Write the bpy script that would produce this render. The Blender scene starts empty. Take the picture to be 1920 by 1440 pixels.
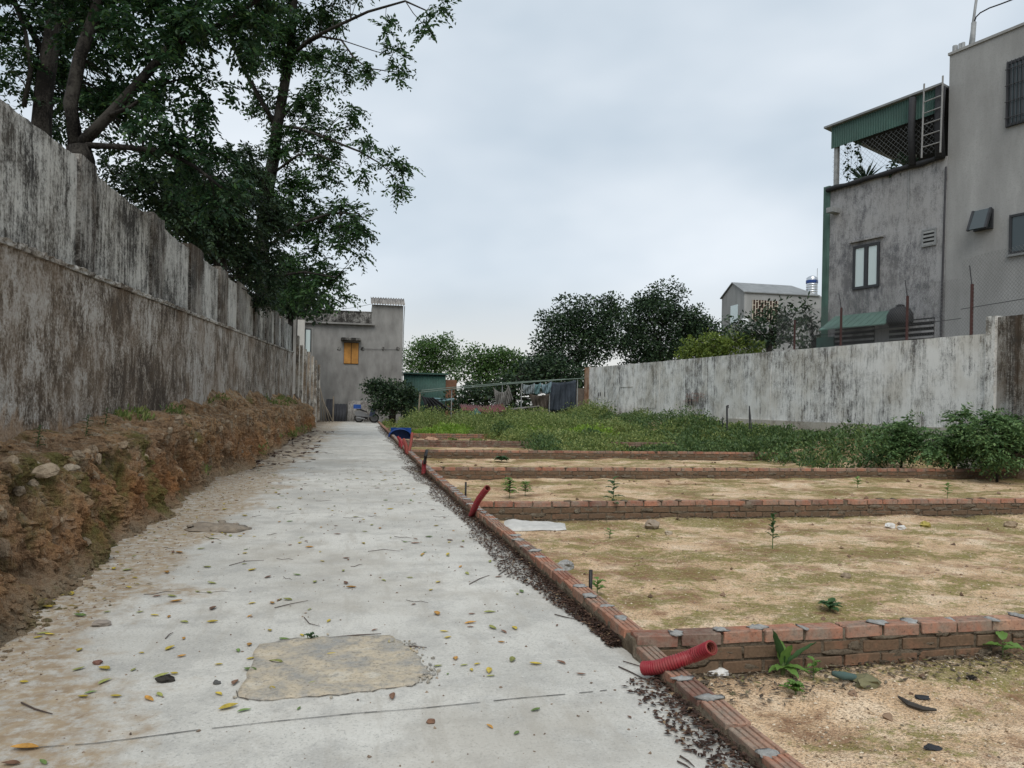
import bpy, bmesh, math, random
import numpy as np
from mathutils import Vector, Matrix

random.seed(7)
RNG = np.random.default_rng(11)
R = math.radians
scene = bpy.context.scene
col = scene.collection

# ------------------------------------------------------------------ camera
F = 1400.0            # focal length in pixels of the 1920 px wide photograph
EYE = 1.25
YAW, ROLL = R(11.6), R(1.15)
CX, CY = 960.0, 760.0
cam_d = bpy.data.cameras.new('camera')
cam_d.sensor_width = 36.0
cam_d.lens = F / 1920.0 * 36.0
cam_d.shift_y = 40.0 / 1920.0
cam_d.clip_start = 0.05
cam_d.clip_end = 2000.0
cam = bpy.data.objects.new('camera', cam_d)
col.objects.link(cam)
cam.matrix_world = (Matrix.Translation((0, 0, EYE)) @ Matrix.Rotation(-YAW, 4, 'Z')
                    @ Matrix.Rotation(R(90), 4, 'X') @ Matrix.Rotation(ROLL, 4, 'Z'))
scene.camera = cam

# ------------------------------------------------------------------ world, sun, exposure
SUN_EL, SUN_AZ = R(52), R(195)      # azimuth measured clockwise from +Y
world = bpy.data.worlds.new('World')
scene.world = world
world.use_nodes = True
wn, wl = world.node_tree.nodes, world.node_tree.links
wn.clear()
w_out = wn.new('ShaderNodeOutputWorld')
w_bg = wn.new('ShaderNodeBackground')
w_sky = wn.new('ShaderNodeTexSky')
w_sky.sky_type = 'NISHITA'
w_sky.sun_disc = False
w_sky.sun_elevation = SUN_EL
w_sky.sun_rotation = SUN_AZ
w_sky.dust_density = 3.0
w_tc = wn.new('ShaderNodeTexCoord')
w_map = wn.new('ShaderNodeMapping')
w_map.inputs['Scale'].default_value = (1.0, 1.0, 2.2)
w_n = wn.new('ShaderNodeTexNoise')
w_n.inputs['Scale'].default_value = 1.9
w_n.inputs['Detail'].default_value = 4.0
w_n.inputs['Roughness'].default_value = 0.45
w_ramp = wn.new('ShaderNodeValToRGB')
w_ramp.color_ramp.elements[0].position = 0.40
w_ramp.color_ramp.elements[0].color = (4.2, 4.95, 5.65, 1)
w_ramp.color_ramp.elements[1].position = 0.66
w_ramp.color_ramp.elements[1].color = (6.6, 7.05, 7.5, 1)
w_mix = wn.new('ShaderNodeMix')
w_mix.data_type = 'RGBA'
w_mix.inputs[0].default_value = 0.9
wl.new(w_tc.outputs['Generated'], w_map.inputs['Vector'])
wl.new(w_map.outputs['Vector'], w_n.inputs['Vector'])
wl.new(w_n.outputs['Fac'], w_ramp.inputs['Fac'])
wl.new(w_sky.outputs['Color'], w_mix.inputs[6])
# pale haze along the whole horizon
w_sep = wn.new('ShaderNodeSeparateXYZ'); wl.new(w_tc.outputs['Generated'], w_sep.inputs[0])
w_hz = wn.new('ShaderNodeMapRange'); w_hz.interpolation_type = 'SMOOTHSTEP'
w_hz.inputs[1].default_value = 0.19; w_hz.inputs[2].default_value = 0.03
wl.new(w_sep.outputs[2], w_hz.inputs[0])
w_mh = wn.new('ShaderNodeMix'); w_mh.data_type = 'RGBA'; w_mh.inputs[7].default_value = (6.3, 6.3, 6.15, 1)
wl.new(w_hz.outputs[0], w_mh.inputs[0]); wl.new(w_ramp.outputs['Color'], w_mh.inputs[6])
wl.new(w_mh.outputs[2], w_mix.inputs[7])
wl.new(w_mix.outputs[2], w_bg.inputs['Color'])
w_bg.inputs['Strength'].default_value = 0.1
wl.new(w_bg.outputs['Background'], w_out.inputs['Surface'])

sun_d = bpy.data.lights.new('sun', 'SUN')
sun_d.energy = 1.5
sun_d.angle = R(40)
sun_d.color = (1.0, 0.965, 0.91)
sun = bpy.data.objects.new('sun', sun_d)
col.objects.link(sun)
sdir = Vector((math.sin(SUN_AZ) * math.cos(SUN_EL), math.cos(SUN_AZ) * math.cos(SUN_EL), math.sin(SUN_EL)))
sun.rotation_euler = sdir.to_track_quat('Z', 'Y').to_euler()

scene.view_settings.view_transform = 'Standard'
scene.view_settings.look = 'None'
scene.view_settings.exposure = 0.42
scene.view_settings.gamma = 1.0
scene.view_settings.use_curve_mapping = False
scene.cycles.max_bounces = 6
scene.cycles.transparent_max_bounces = 8

# ------------------------------------------------------------------ pixels to places
FW = Vector((math.sin(YAW), math.cos(YAW), 0))
RT = Vector((math.cos(YAW), -math.sin(YAW), 0))
UP = Vector((0, 0, 1))
EYEP = Vector((0, 0, EYE))

def ray(px, py):
    a, b = px - CX, py - CY
    c, s = math.cos(ROLL), math.sin(ROLL)
    x, y = a * c + b * s, -a * s + b * c
    return FW + RT * (x / F) - UP * (y / F)
def D(px, py, d): return EYEP + ray(px, py) * d                       # at a depth
def G(px, py, z=0.0):                                                # on a level ground
    v = ray(px, py); return EYEP + v * ((z - EYE) / v.z)
def XP(px, py, X): v = ray(px, py); return EYEP + v * (X / v.x)      # on a wall along the path
def YP(px, py, Y): v = ray(px, py); return EYEP + v * (Y / v.y)      # on a wall across the path

# ------------------------------------------------------------------ numpy noise
def vnoise(x, y, seed=0):
    xi, yi = np.floor(x).astype(np.int64), np.floor(y).astype(np.int64)
    xf, yf = x - xi, y - yi
    def h(a, b):
        n = (a * 374761393 + b * 668265263 + seed * 974634777) & 0x7fffffff
        n = ((n ^ (n >> 13)) * 1274126177) & 0x7fffffff
        return ((n ^ (n >> 16)) & 0xffff) / 65535.0
    u, v = xf * xf * (3 - 2 * xf), yf * yf * (3 - 2 * yf)
    return (h(xi, yi) * (1 - u) + h(xi + 1, yi) * u) * (1 - v) + (h(xi, yi + 1) * (1 - u) + h(xi + 1, yi + 1) * u) * v
def fbm(x, y, octv=4, seed=0, gain=0.5):
    t, a, n = 0, 1.0, 0
    for i in range(octv):
        t = t + a * vnoise(x * 2 ** i, y * 2 ** i, seed + i * 17); n += a; a *= gain
    return t / n

# ------------------------------------------------------------------ objects
def tag(o, label=None, cat=None, group=None, kind=None):
    if label: o['label'] = label
    if cat: o['category'] = cat
    if group: o['group'] = group
    if kind or cat: o['kind'] = kind or 'thing'
    return o
def link(name, me, parent=None, loc=(0, 0, 0)):
    o = bpy.data.objects.new(name, me)
    col.objects.link(o)
    o.location = loc
    if parent is not None: o.parent = parent
    return o
def thing(name, loc, label, cat, group=None):
    return tag(link(name, None, None, loc), label, cat, group)
def wloc(p):
    v = Vector((0, 0, 0))
    while p is not None: v = v + p.location; p = p.parent
    return v
def base_of(parent): return wloc(parent) if parent is not None else Vector((0, 0, 0))

def quads_mesh(name, V, mat):
    """V: (N,4,3) array of free quads."""
    V = np.asarray(V, dtype=np.float32)
    n = len(V)
    me = bpy.data.meshes.new(name)
    me.vertices.add(n * 4); me.loops.add(n * 4); me.polygons.add(n)
    me.vertices.foreach_set('co', V.reshape(-1))
    me.loops.foreach_set('vertex_index', np.arange(n * 4, dtype=np.int32))
    me.polygons.foreach_set('loop_start', np.arange(0, n * 4, 4, dtype=np.int32))
    me.polygons.foreach_set('loop_total', np.full(n, 4, dtype=np.int32))
    me.update(); me.materials.append(mat)
    return me
def grid_mesh(name, P, mat, smooth=True):
    """P: (a,b,3) lattice of points."""
    a, b = P.shape[:2]
    me = bpy.data.meshes.new(name)
    idx = np.arange(a * b).reshape(a, b)
    f = np.stack([idx[:-1, :-1], idx[1:, :-1], idx[1:, 1:], idx[:-1, 1:]], -1).reshape(-1, 4)
    n = len(f)
    me.vertices.add(a * b); me.loops.add(n * 4); me.polygons.add(n)
    me.vertices.foreach_set('co', P.astype(np.float32).reshape(-1))
    me.loops.foreach_set('vertex_index', f.astype(np.int32).reshape(-1))
    me.polygons.foreach_set('loop_start', np.arange(0, n * 4, 4, dtype=np.int32))
    me.polygons.foreach_set('loop_total', np.full(n, 4, dtype=np.int32))
    me.polygons.foreach_set('use_smooth', np.full(n, smooth, dtype=bool))
    me.update(); me.materials.append(mat)
    return me

class MB:
    """collects shapes, builds one mesh object"""
    def __init__(s): s.v, s.f = [], []
    def add(s, vs, fs):
        o = len(s.v); s.v += [Vector(p) for p in vs]; s.f += [tuple(i + o for i in q) for q in fs]; return s
    def box(s, c, d, rot=None):
        c = Vector(c); h = Vector(d) / 2
        vs = [Vector((x * h.x, y * h.y, z * h.z)) for x in (-1, 1) for y in (-1, 1) for z in (-1, 1)]
        if rot is not None: vs = [rot @ p for p in vs]
        return s.add([c + p for p in vs], [(0, 1, 3, 2), (4, 6, 7, 5), (0, 4, 5, 1), (2, 3, 7, 6), (0, 2, 6, 4), (1, 5, 7, 3)])
    def hexa(s, b, t):        # 4 bottom and 4 top corners, both the same way round
        return s.add(list(b) + list(t), [(3, 2, 1, 0), (4, 5, 6, 7), (0, 1, 5, 4), (1, 2, 6, 5), (2, 3, 7, 6), (3, 0, 4, 7)])
    def tube(s, pts, r, n=6, cap=True):
        pts = [Vector(p) for p in pts]
        if not hasattr(r, '__len__'): r = [r] * len(pts)
        rings = []
        for i, p in enumerate(pts):
            t = (pts[min(i + 1, len(pts) - 1)] - pts[max(i - 1, 0)]).normalized()
            a = t.cross(UP) if abs(t.z) < 0.95 else t.cross(Vector((1, 0, 0)))
            a.normalize(); b = t.cross(a)
            rings.append([p + (a * math.cos(2 * math.pi * k / n) + b * math.sin(2 * math.pi * k / n)) * r[i] for k in range(n)])
        vs = [p for g in rings for p in g]
        fs = [(i * n + k, i * n + (k + 1) % n, (i + 1) * n + (k + 1) % n, (i + 1) * n + k) for i in range(len(pts) - 1) for k in range(n)]
        if cap: fs += [tuple(range(n))[::-1], tuple(range((len(pts) - 1) * n, len(pts) * n))]
        return s.add(vs, fs)
    def lathe(s, c, prof, n=20):
        c = Vector(c)
        vs = [c + Vector((r * math.cos(2 * math.pi * k / n), r * math.sin(2 * math.pi * k / n), z)) for r, z in prof for k in range(n)]
        fs = [(i * n + k, i * n + (k + 1) % n, (i + 1) * n + (k + 1) % n, (i + 1) * n + k) for i in range(len(prof) - 1) for k in range(n)]
        fs += [tuple(range(n))[::-1], tuple(range((len(prof) - 1) * n, len(prof) * n))]
        return s.add(vs, fs)
    def blob(s, c, rad, seed=0, n=8, m=5, amp=0.25):
        rnd = random.Random(seed); c = Vector(c); vs = [c + Vector((0, 0, rad[2]))]
        for j in range(1, m):
            th = math.pi * j / m
            for k in range(n):
                ph = 2 * math.pi * (k + 0.5 * (j % 2)) / n; q = 1 + rnd.uniform(-amp, amp)
                vs.append(c + Vector((rad[0] * math.sin(th) * math.cos(ph) * q, rad[1] * math.sin(th) * math.sin(ph) * q, rad[2] * math.cos(th) * q)))
        vs.append(c - Vector((0, 0, rad[2])))
        fs = [(0, 1 + k, 1 + (k + 1) % n) for k in range(n)]
        for j in range(m - 2):
            for k in range(n):
                a, b = 1 + j * n + k, 1 + j * n + (k + 1) % n
                fs.append((a, a + n, b + n, b))
        e = len(vs) - 1; o = 1 + (m - 2) * n
        fs += [(e, o + (k + 1) % n, o + k) for k in range(n)]
        return s.add(vs, fs)
    def mesh(s, name, mat, base=Vector((0, 0, 0)), smooth=False):
        me = bpy.data.meshes.new(name)
        me.from_pydata([tuple(p - base) for p in s.v], [], s.f)
        if smooth: me.polygons.foreach_set('use_smooth', [True] * len(me.polygons))
        me.materials.append(mat); me.update()
        return me
    def build(s, name, mat, parent=None, smooth=False, origin=None):
        b = base_of(parent)
        o = Vector(origin) if origin is not None else b
        return link(name, s.mesh(name, mat, o, smooth), parent, o - b)

# ------------------------------------------------------------------ materials
class Mat:
    def __init__(s, name, rough=0.9, spec=0.2):
        s.m = bpy.data.materials.new(name); s.m.use_nodes = True
        s.n, s.l = s.m.node_tree.nodes, s.m.node_tree.links
        s.b = s.n['Principled BSDF']
        s.b.inputs['Roughness'].default_value = rough
        s.b.inputs['Specular IOR Level'].default_value = spec
        s._p = None
    def setv(s, sock, v):
        if hasattr(v, 'is_output'): s.l.new(v, sock)
        elif isinstance(v, (tuple, list)) and len(v) == 3 and sock.type == 'RGBA': sock.default_value = (*v, 1)
        else: sock.default_value = v
    @property
    def pos(s):
        if s._p is None: s._p = s.n.new('ShaderNodeNewGeometry')
        return s._p.outputs['Position']
    def island(s):
        s.pos; return s._p.outputs['Random Per Island']
    def objrand(s): return s.n.new('ShaderNodeObjectInfo').outputs['Random']
    def axis(s, i):
        k = s.n.new('ShaderNodeSeparateXYZ'); s.l.new(s.pos, k.inputs[0]); return k.outputs[i]
    def map(s, scale, vec=None, loc=(0, 0, 0)):
        k = s.n.new('ShaderNodeMapping'); s.l.new(vec or s.pos, k.inputs[0])
        k.inputs['Scale'].default_value = scale; k.inputs['Location'].default_value = loc
        return k.outputs[0]
    def noise(s, scale, detail=4, rough=0.55, vec=None, dist=0.0):
        k = s.n.new('ShaderNodeTexNoise'); s.l.new(vec or s.pos, k.inputs['Vector'])
        k.inputs['Scale'].default_value = scale; k.inputs['Detail'].default_value = detail
        k.inputs['Roughness'].default_value = rough; k.inputs['Distortion'].default_value = dist
        return k.outputs['Fac']
    def voro(s, scale, vec=None, feature='F1', out='Distance'):
        k = s.n.new('ShaderNodeTexVoronoi'); k.feature = feature; s.l.new(vec or s.pos, k.inputs['Vector'])
        k.inputs['Scale'].default_value = scale
        return k.outputs[out]
    def ramp(s, fac, stops, interp='LINEAR'):
        k = s.n.new('ShaderNodeValToRGB'); k.color_ramp.interpolation = interp; s.setv(k.inputs[0], fac)
        e = k.color_ramp.elements
        while len(e) < len(stops): e.new(0.5)
        for q, (p, c) in zip(e, stops):
            q.position = p; q.color = (c, c, c, 1) if not isinstance(c, tuple) else (*c, 1)
        return k.outputs[0]
    def mix(s, fac, a, b, mode='MIX'):
        k = s.n.new('ShaderNodeMix'); k.data_type = 'RGBA'; k.blend_type = mode; k.clamp_factor = True
        s.setv(k.inputs[0], fac); s.setv(k.inputs[6], a); s.setv(k.inputs[7], b)
        return k.outputs[2]
    def math(s, op, a, b=0.0, clamp=False):
        k = s.n.new('ShaderNodeMath'); k.operation = op; k.use_clamp = clamp
        s.setv(k.inputs[0], a); s.setv(k.inputs[1], b)
        return k.outputs[0]
    def range(s, v, a, b, c=0.0, d=1.0):
        k = s.n.new('ShaderNodeMapRange'); s.setv(k.inputs[0], v)
        for i, q in enumerate((a, b, c, d)): k.inputs[i + 1].default_value = q
        return k.outputs[0]
    def bump(s, h, strength=0.4, dist=0.02):
        k = s.n.new('ShaderNodeBump'); s.setv(k.inputs['Height'], h)
        k.inputs['Strength'].default_value = strength; k.inputs['Distance'].default_value = dist
        s.l.new(k.outputs[0], s.b.inputs['Normal']); return s
    def color(s, c): s.setv(s.b.inputs['Base Color'], c); return s
    def done(s): return s.m

def plain(name, c, rough=0.8, metal=0.0, var=0.25, scale=6.0, spec=0.3):
    """an even material with some dirt and wear"""
    m = Mat(name, rough, spec)
    n = m.noise(scale, 5, 0.6); g = m.noise(scale * 9, 3, 0.6)
    lo = tuple(x * (1 - var) for x in c); hi = tuple(min(1, x * (1 + var)) for x in c)
    m.color(m.mix(m.ramp(g, [(0.35, 0.0), (0.7, 0.35)]), m.ramp(n, [(0.3, lo), (0.7, hi)]), tuple(x * 0.6 + 0.03 for x in c)))
    m.b.inputs['Metallic'].default_value = metal
    m.bump(g, 0.15, 0.01)
    return m.done()

def leaf_mat(name, stops, trans=0.35, rough=0.5):
    m = Mat(name, rough, 0.3)
    c = m.ramp(m.island(), stops)
    m.color(c)
    t = m.n.new('ShaderNodeBsdfTranslucent'); m.l.new(c, t.inputs['Color'])
    x = m.n.new('ShaderNodeMixShader'); x.inputs[0].default_value = trans
    m.l.new(m.b.outputs[0], x.inputs[1]); m.l.new(t.outputs[0], x.inputs[2])
    m.l.new(x.outputs[0], m.n['Material Output'].inputs['Surface'])
    return m.done()

def streaky(name, axis, white, grey, dark, bias=0.5, brown=None, brown_amt=0.0, zs=0.3, hs=5.0, bumpd=0.012, soil=None):
    """old lime-washed render with rain streaks running down it; axis: 'x' or 'y' is the horizontal one"""
    m = Mat(name, 0.95, 0.1)
    hv = (hs, 0.6, zs) if axis == 'x' else (0.6, hs, zs)
    warp = m.noise(2.2, 4, 0.6)
    v = m.map(hv)
    a = m.noise(1.6, 7, 0.68, v, 0.25)                        # long streaks
    b = m.noise(5.0, 4, 0.7, m.map(tuple(q * (3.0 if i == 2 else 1.6) for i, q in enumerate(hv))))   # short broken streaks
    g = m.noise(34.0, 5, 0.72)                                 # grain
    fl = m.noise(11.0, 7, 0.78, m.map((1, 1, 0.45)))           # flaking
    f = m.math('ADD', m.math('MULTIPLY', a, 0.62), m.math('MULTIPLY', b, 0.38))
    f = m.math('ADD', m.math('MULTIPLY', f, 0.62), m.math('MULTIPLY', warp, 0.38))
    f = m.math('ADD', f, m.math('MULTIPLY', m.math('SUBTRACT', fl, 0.5), 0.42))
    f = m.math('ADD', f, m.math('MULTIPLY', m.math('SUBTRACT', g, 0.5), 0.42))
    f = m.math('ADD', f, m.math('MULTIPLY', m.math('SUBTRACT', m.noise(0.42, 3, 0.5), 0.5), 0.35))
    f = m.math('ADD', m.math('MULTIPLY', m.math('SUBTRACT', f, 0.5), 1.7), 0.5)
    c = m.ramp(f, [(bias - 0.16, dark), (bias - 0.05, grey), (bias + 0.03, tuple((p + q) / 2 for p, q in zip(grey, white))), (bias + 0.13, white)])
    if brown is not None:
        bn = m.noise(0.9, 5, 0.65)
        c = m.mix(m.math('MULTIPLY', m.ramp(bn, [(0.42, 0.0), (0.62, 1.0)]), brown_amt), c, brown)
    if soil is not None:                                       # earth left on the wall from before the bank was cut
        sf = m.math('ADD', m.range(m.axis(2), soil[1], soil[0], -0.5, 0.5), m.math('MULTIPLY', m.math('SUBTRACT', m.noise(1.3, 6, 0.7, m.map((1, 1, 0.6))), 0.5), 2.2))
        c = m.mix(m.math('MULTIPLY', m.ramp(sf, [(0.35, 0.0), (0.62, 0.85)]), m.ramp(fl, [(0.35, 0.45), (0.55, 1.0)])), c, m.ramp(g, [(0.3, (0.23, 0.14, 0.08)), (0.7, (0.46, 0.32, 0.20))]))
    m.color(c)
    m.bump(m.math('ADD', m.math('MULTIPLY', fl, 0.6), g), 0.55, bumpd)
    return m.done()

# ------------------------------------------------------------------ leaf faces
def unit(a): return a / np.maximum(np.linalg.norm(a, axis=-1, keepdims=True), 1e-9)
def leaf_quads(p, size, rng, up=.6, asp=.32, dirs=None, droop=-.1):
    N = len(p)
    ld = unit((rng.normal(0, 1, (N, 3)) if dirs is None else dirs + rng.normal(0, .45, (N, 3))) + np.array([0, 0, droop]))
    nx = unit(np.cross(ld, rng.normal(0, .7, (N, 3)) + np.array([0, 0, up])))
    l = (size * rng.uniform(.6, 1.25, N))[:, None]; w = l * asp
    return np.stack([p, p + ld * l * .5 + nx * w, p + ld * l, p + ld * l * .5 - nx * w], 1)
unit_ = unit

# ================================================================== THE SETTING
# ---- far ground
m = Mat('earth', 0.95, 0.1)
m.color(m.mix(m.ramp(m.noise(0.35, 5), [(0.4, 0.0), (0.6, 1.0)]), m.ramp(m.noise(3, 6, 0.7), [(0.3, (0.05, 0.06, 0.025)), (0.7, (0.12, 0.12, 0.05))]), (0.20, 0.15, 0.09)))
m.bump(m.noise(8, 5), 0.6, 0.05)
EARTH = m.done()
P = np.zeros((41, 41, 3)); gx = np.linspace(-1, 1, 41); gx = np.sign(gx) * np.abs(gx) ** 2.2 * 600
P[..., 0], P[..., 1] = np.meshgrid(gx, gx + 20, indexing='ij'); P[..., 2] = -0.42
tag(link('ground', grid_mesh('ground', P, EARTH)), kind='structure')

# the kerb bends a little: sideways shift of its line along the path
def kdx(y): return np.interp(y, [3.9, 5.5, 7.4, 9.3, 13, 19], [.150, .112, .066, .018, -.03, -.05])

# ---- concrete path
m = Mat('path_concrete', 0.93, 0.15)
big, mid, fine = m.noise(0.55, 5, 0.6), m.noise(3.2, 6, 0.68), m.noise(55, 4, 0.75)
cc = m.ramp(big, [(0.32, (0.40, 0.388, 0.352)), (0.5, (0.53, 0.515, 0.47)), (0.7, (0.62, 0.602, 0.55))])
cc = m.mix(m.ramp(mid, [(0.38, 0.6), (0.53, 0.0)]), cc, (0.35, 0.34, 0.315))
fine = m.noise(85, 3, 0.8)
cc = m.mix(m.ramp(fine, [(0.30, 0.7), (0.46, 0.0), (0.58, 0.0), (0.70, 0.5)]), cc, m.ramp(fine, [(0.45, (0.20, 0.205, 0.195)), (0.6, (0.70, 0.70, 0.68))]))
sp = m.voro(26); cc = m.mix(m.math('MULTIPLY', m.ramp(sp, [(0.03, 0.7), (0.08, 0.0)]), m.ramp(m.noise(4), [(0.5, 0.0), (0.62, 1.0)])), cc, (0.15, 0.14, 0.12))
tr = m.noise(2.4, 6, 0.7, m.map((3.2, 0.5, 1.0)))
cc = m.mix(m.ramp(tr, [(0.36, 0.45), (0.47, 0.0)]), cc, (0.37, 0.345, 0.30))
cc = m.mix(m.ramp(m.noise(0.8, 5, 0.7, m.map((1, 1, 1), None, (7, 3, 1))), [(0.52, 0.0), (0.66, 0.5)]), cc, (0.36, 0.33, 0.28))
# soil washed over from the bank, patchy, thinner away from it
wash = m.noise(1.2, 7, 0.7, m.map((1.0, 0.9, 1.0)))
edge = m.math('ADD', m.range(m.axis(0), -2.15, -0.35, 0.34, -0.12), m.range(m.axis(0), -1.95, -1.25, 0.30, 0.0))
near = m.math('MULTIPLY', m.range(m.axis(1), 3.9, 2.4, 0.0, 0.20), m.range(m.axis(0), 0.1, -0.6))
far = m.range(m.axis(1), 14, 30, 0.0, 0.10)
wf = m.math('ADD', m.math('ADD', wash, edge), m.math('ADD', near, far))
soil = m.ramp(m.noise(9, 6, 0.7), [(0.3, (0.24, 0.17, 0.105)), (0.7, (0.40, 0.32, 0.22))])
cc = m.mix(m.math('MULTIPLY', m.ramp(wf, [(0.57, 0.0), (0.70, 1.0)]), m.ramp(m.noise(14, 5, 0.7), [(0.38, 0.2), (0.56, 0.95)])), cc, soil)
dk = m.noise(2.3, 5, 0.7, m.map((0.5, 1.3, 1.0)))
cc = m.mix(m.math('MULTIPLY', m.ramp(m.math('ADD', dk, m.math('MULTIPLY', edge, 0.4)), [(0.66, 0.0), (0.76, 0.8)]), m.range(m.axis(1), 9, 16)), cc, (0.13, 0.095, 0.065))
m.color(cc)
m.bump(m.math('ADD', m.math('MULTIPLY', mid, 1.2), m.math('MULTIPLY', fine, 0.5)), 0.5, 0.012)
PATHM = m.done()
ys = np.concatenate([np.linspace(-3, 12, 240), np.linspace(12.2, 49.4, 120)])
xs = np.linspace(-3.0, 1.222, 70)
P = np.zeros((len(ys), len(xs), 3)); P[..., 1], P[..., 0] = np.meshgrid(ys, xs, indexing='ij')
P[..., 0] += np.clip((P[..., 0] + 1.0) / 2.222, 0, 1) * (kdx(P[..., 1]) + .016)
P[..., 2] = (fbm(P[..., 0] * 1.3, P[..., 1] * 1.3, 4, 3) - 0.5) * 0.022 - 0.004
P[..., 2] += np.clip((-1.55 - P[..., 0]) * 0.05, 0, 0.05)
path = tag(link('path', grid_mesh('path', P, PATHM)), kind='structure')
def pathz(x, y):
    x, y = np.array([x], float), np.array([y], float)
    return float((fbm(x * 1.3, y * 1.3, 4, 3)[0] - 0.5) * 0.022 - 0.004 + np.clip((-1.55 - x[0]) * 0.05, 0, 0.05))

# rough cement patch in the path, with a broken lip
m = Mat('patch_cement', 0.95, 0.1)
pc = m.ramp(m.noise(4.5, 6, 0.68), [(0.36, (0.30, 0.295, 0.275)), (0.46, (0.40, 0.36, 0.295)), (0.56, (0.48, 0.41, 0.305)), (0.66, (0.54, 0.495, 0.41))])
pc = m.mix(m.ramp(m.noise(11, 6, 0.75), [(0.38, 0.8), (0.5, 0.0)]), pc, (0.27, 0.26, 0.235))
pc = m.mix(m.ramp(m.noise(60, 4, 0.7), [(0.34, 0.6), (0.48, 0.0)]), pc, (0.16, 0.14, 0.11))
m.color(pc); m.bump(m.math('ADD', m.noise(22, 6, 0.7), m.noise(6, 4)), 0.7, 0.015)
PATCHM = m.done()
outline = [(487, 1207), (560, 1197), (650, 1195), (735, 1192), (755, 1205), (780, 1225), (803, 1258), (790, 1270), (770, 1285), (710, 1292), (640, 1300), (560, 1307), (500, 1312), (448, 1304), (462, 1262), (475, 1230)]
op = [G(x, y) for x, y in outline]
cen = sum(op, Vector()) / len(op)
ring = []
for i in range(len(op)):
    for k in range(4):
        q = op[i].lerp(op[(i + 1) % len(op)], k / 4); ring.append(q + Vector((random.uniform(-.012, .012), random.uniform(-.012, .012), 0)))
mb = MB(); n = len(ring); vs = []
for t, z in ((1.02, -0.012), (0.99, 0.009), (0.93, 0.010), (0.7, 0.006), (0.4, 0.008), (0.15, 0.006)):
    for q in ring:
        w = cen.lerp(q, t); vs.append(Vector((w.x, w.y, z + pathz(w.x, w.y) + random.uniform(-.002, .003))))
fs = [(i * n + k, i * n + (k + 1) % n, (i + 1) * n + (k + 1) % n, (i + 1) * n + k) for i in range(5) for k in range(n)] + [tuple(range(5 * n, 6 * n))]
mb.add(vs, fs); mb.build('cement_patch', PATCHM, path, True)
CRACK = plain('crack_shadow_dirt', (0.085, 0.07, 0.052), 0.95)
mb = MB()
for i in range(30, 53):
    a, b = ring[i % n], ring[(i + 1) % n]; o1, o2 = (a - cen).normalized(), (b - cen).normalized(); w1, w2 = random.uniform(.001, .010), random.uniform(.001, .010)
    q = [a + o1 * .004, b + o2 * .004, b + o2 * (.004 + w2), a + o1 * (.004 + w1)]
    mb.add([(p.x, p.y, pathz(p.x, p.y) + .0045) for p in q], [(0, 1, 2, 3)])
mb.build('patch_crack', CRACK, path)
mb = MB(); rnd = random.Random(12)
for i in range(150):
    k = rnd.choice(list(range(16, 30)) + [rnd.randrange(n)]); q = ring[k] + Vector((rnd.gauss(0, .03), rnd.gauss(0, .025), 0)); r = rnd.uniform(.003, .010)
    mb.blob((q.x, q.y, pathz(q.x, q.y) + r * .4 + .004), (r, r, r * .7), i, 6, 4, .35)
tag(mb.build('patch_rubble', PATCHM, path), kind='stuff')
# saw joint across the path
JOINT = plain('joint_dirt', (0.10, 0.095, 0.085), 0.95)
pa = [G(x, y) for x, y in ((60, 1402), (180, 1392), (372, 1366), (520, 1350), (660, 1337), (800, 1325), (950, 1311), (1060, 1302), (1138, 1294))]
mb = MB()
for a, b in zip(pa, pa[1:]):
    for k in range(6):
        p, q = a.lerp(b, k / 6), a.lerp(b, (k + 1) / 6)
        if random.random() < 0.12: continue
        w = random.uniform(0.0016, 0.0034); e = Vector((0, w, 0)); zp, zq = pathz(p.x, p.y) + 0.004, pathz(q.x, q.y) + 0.004
        mb.add([(p.x, p.y - w, zp), (q.x, q.y - w, zq), (q.x, q.y + w, zq), (p.x, p.y + w, zp)], [(0, 1, 2, 3)])
mb.build('joint', JOINT, path)

# ---- building plots: sandy fill between the brick walls
m = Mat('sandy_fill', 0.96, 0.08)
lg, md, fi, gr = m.noise(0.8, 6, 0.65), m.noise(2.7, 6, 0.7), m.noise(16, 5, 0.72), m.voro(95)
sc = m.ramp(md, [(0.3, (0.40, 0.26, 0.145)), (0.48, (0.66, 0.465, 0.29)), (0.66, (0.80, 0.635, 0.455))])
sc = m.mix(m.ramp(gr, [(0.10, 0.55), (0.45, 0.0)]), sc, (0.62, 0.53, 0.41))
sc = m.mix(m.ramp(m.noise(70, 4, 0.75), [(0.38, 0.75), (0.52, 0.0)]), sc, (0.155, 0.11, 0.068))
# mossy crust
mo = m.math('ADD', m.range(m.axis(1), 3.3, 4.2, -0.05, 0.0), m.math('MULTIPLY', m.noise(1.0, 7, 0.72, m.map((0.8, 1.4, 1), None, (3.1, 0.4, 0))), 0.7)); mo = m.math('ADD', mo, m.math('MULTIPLY', fi, 0.3))
moss = m.ramp(fi, [(0.3, (0.12, 0.10, 0.038)), (0.6, (0.205, 0.19, 0.058)), (0.8, (0.27, 0.275, 0.075))])
sc = m.mix(m.math('MULTIPLY', m.ramp(mo, [(0.475, 0.0), (0.53, 0.9)]), m.ramp(m.noise(34, 6, 0.8), [(0.36, 0.35), (0.52, 1.0)])), sc, moss)
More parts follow.
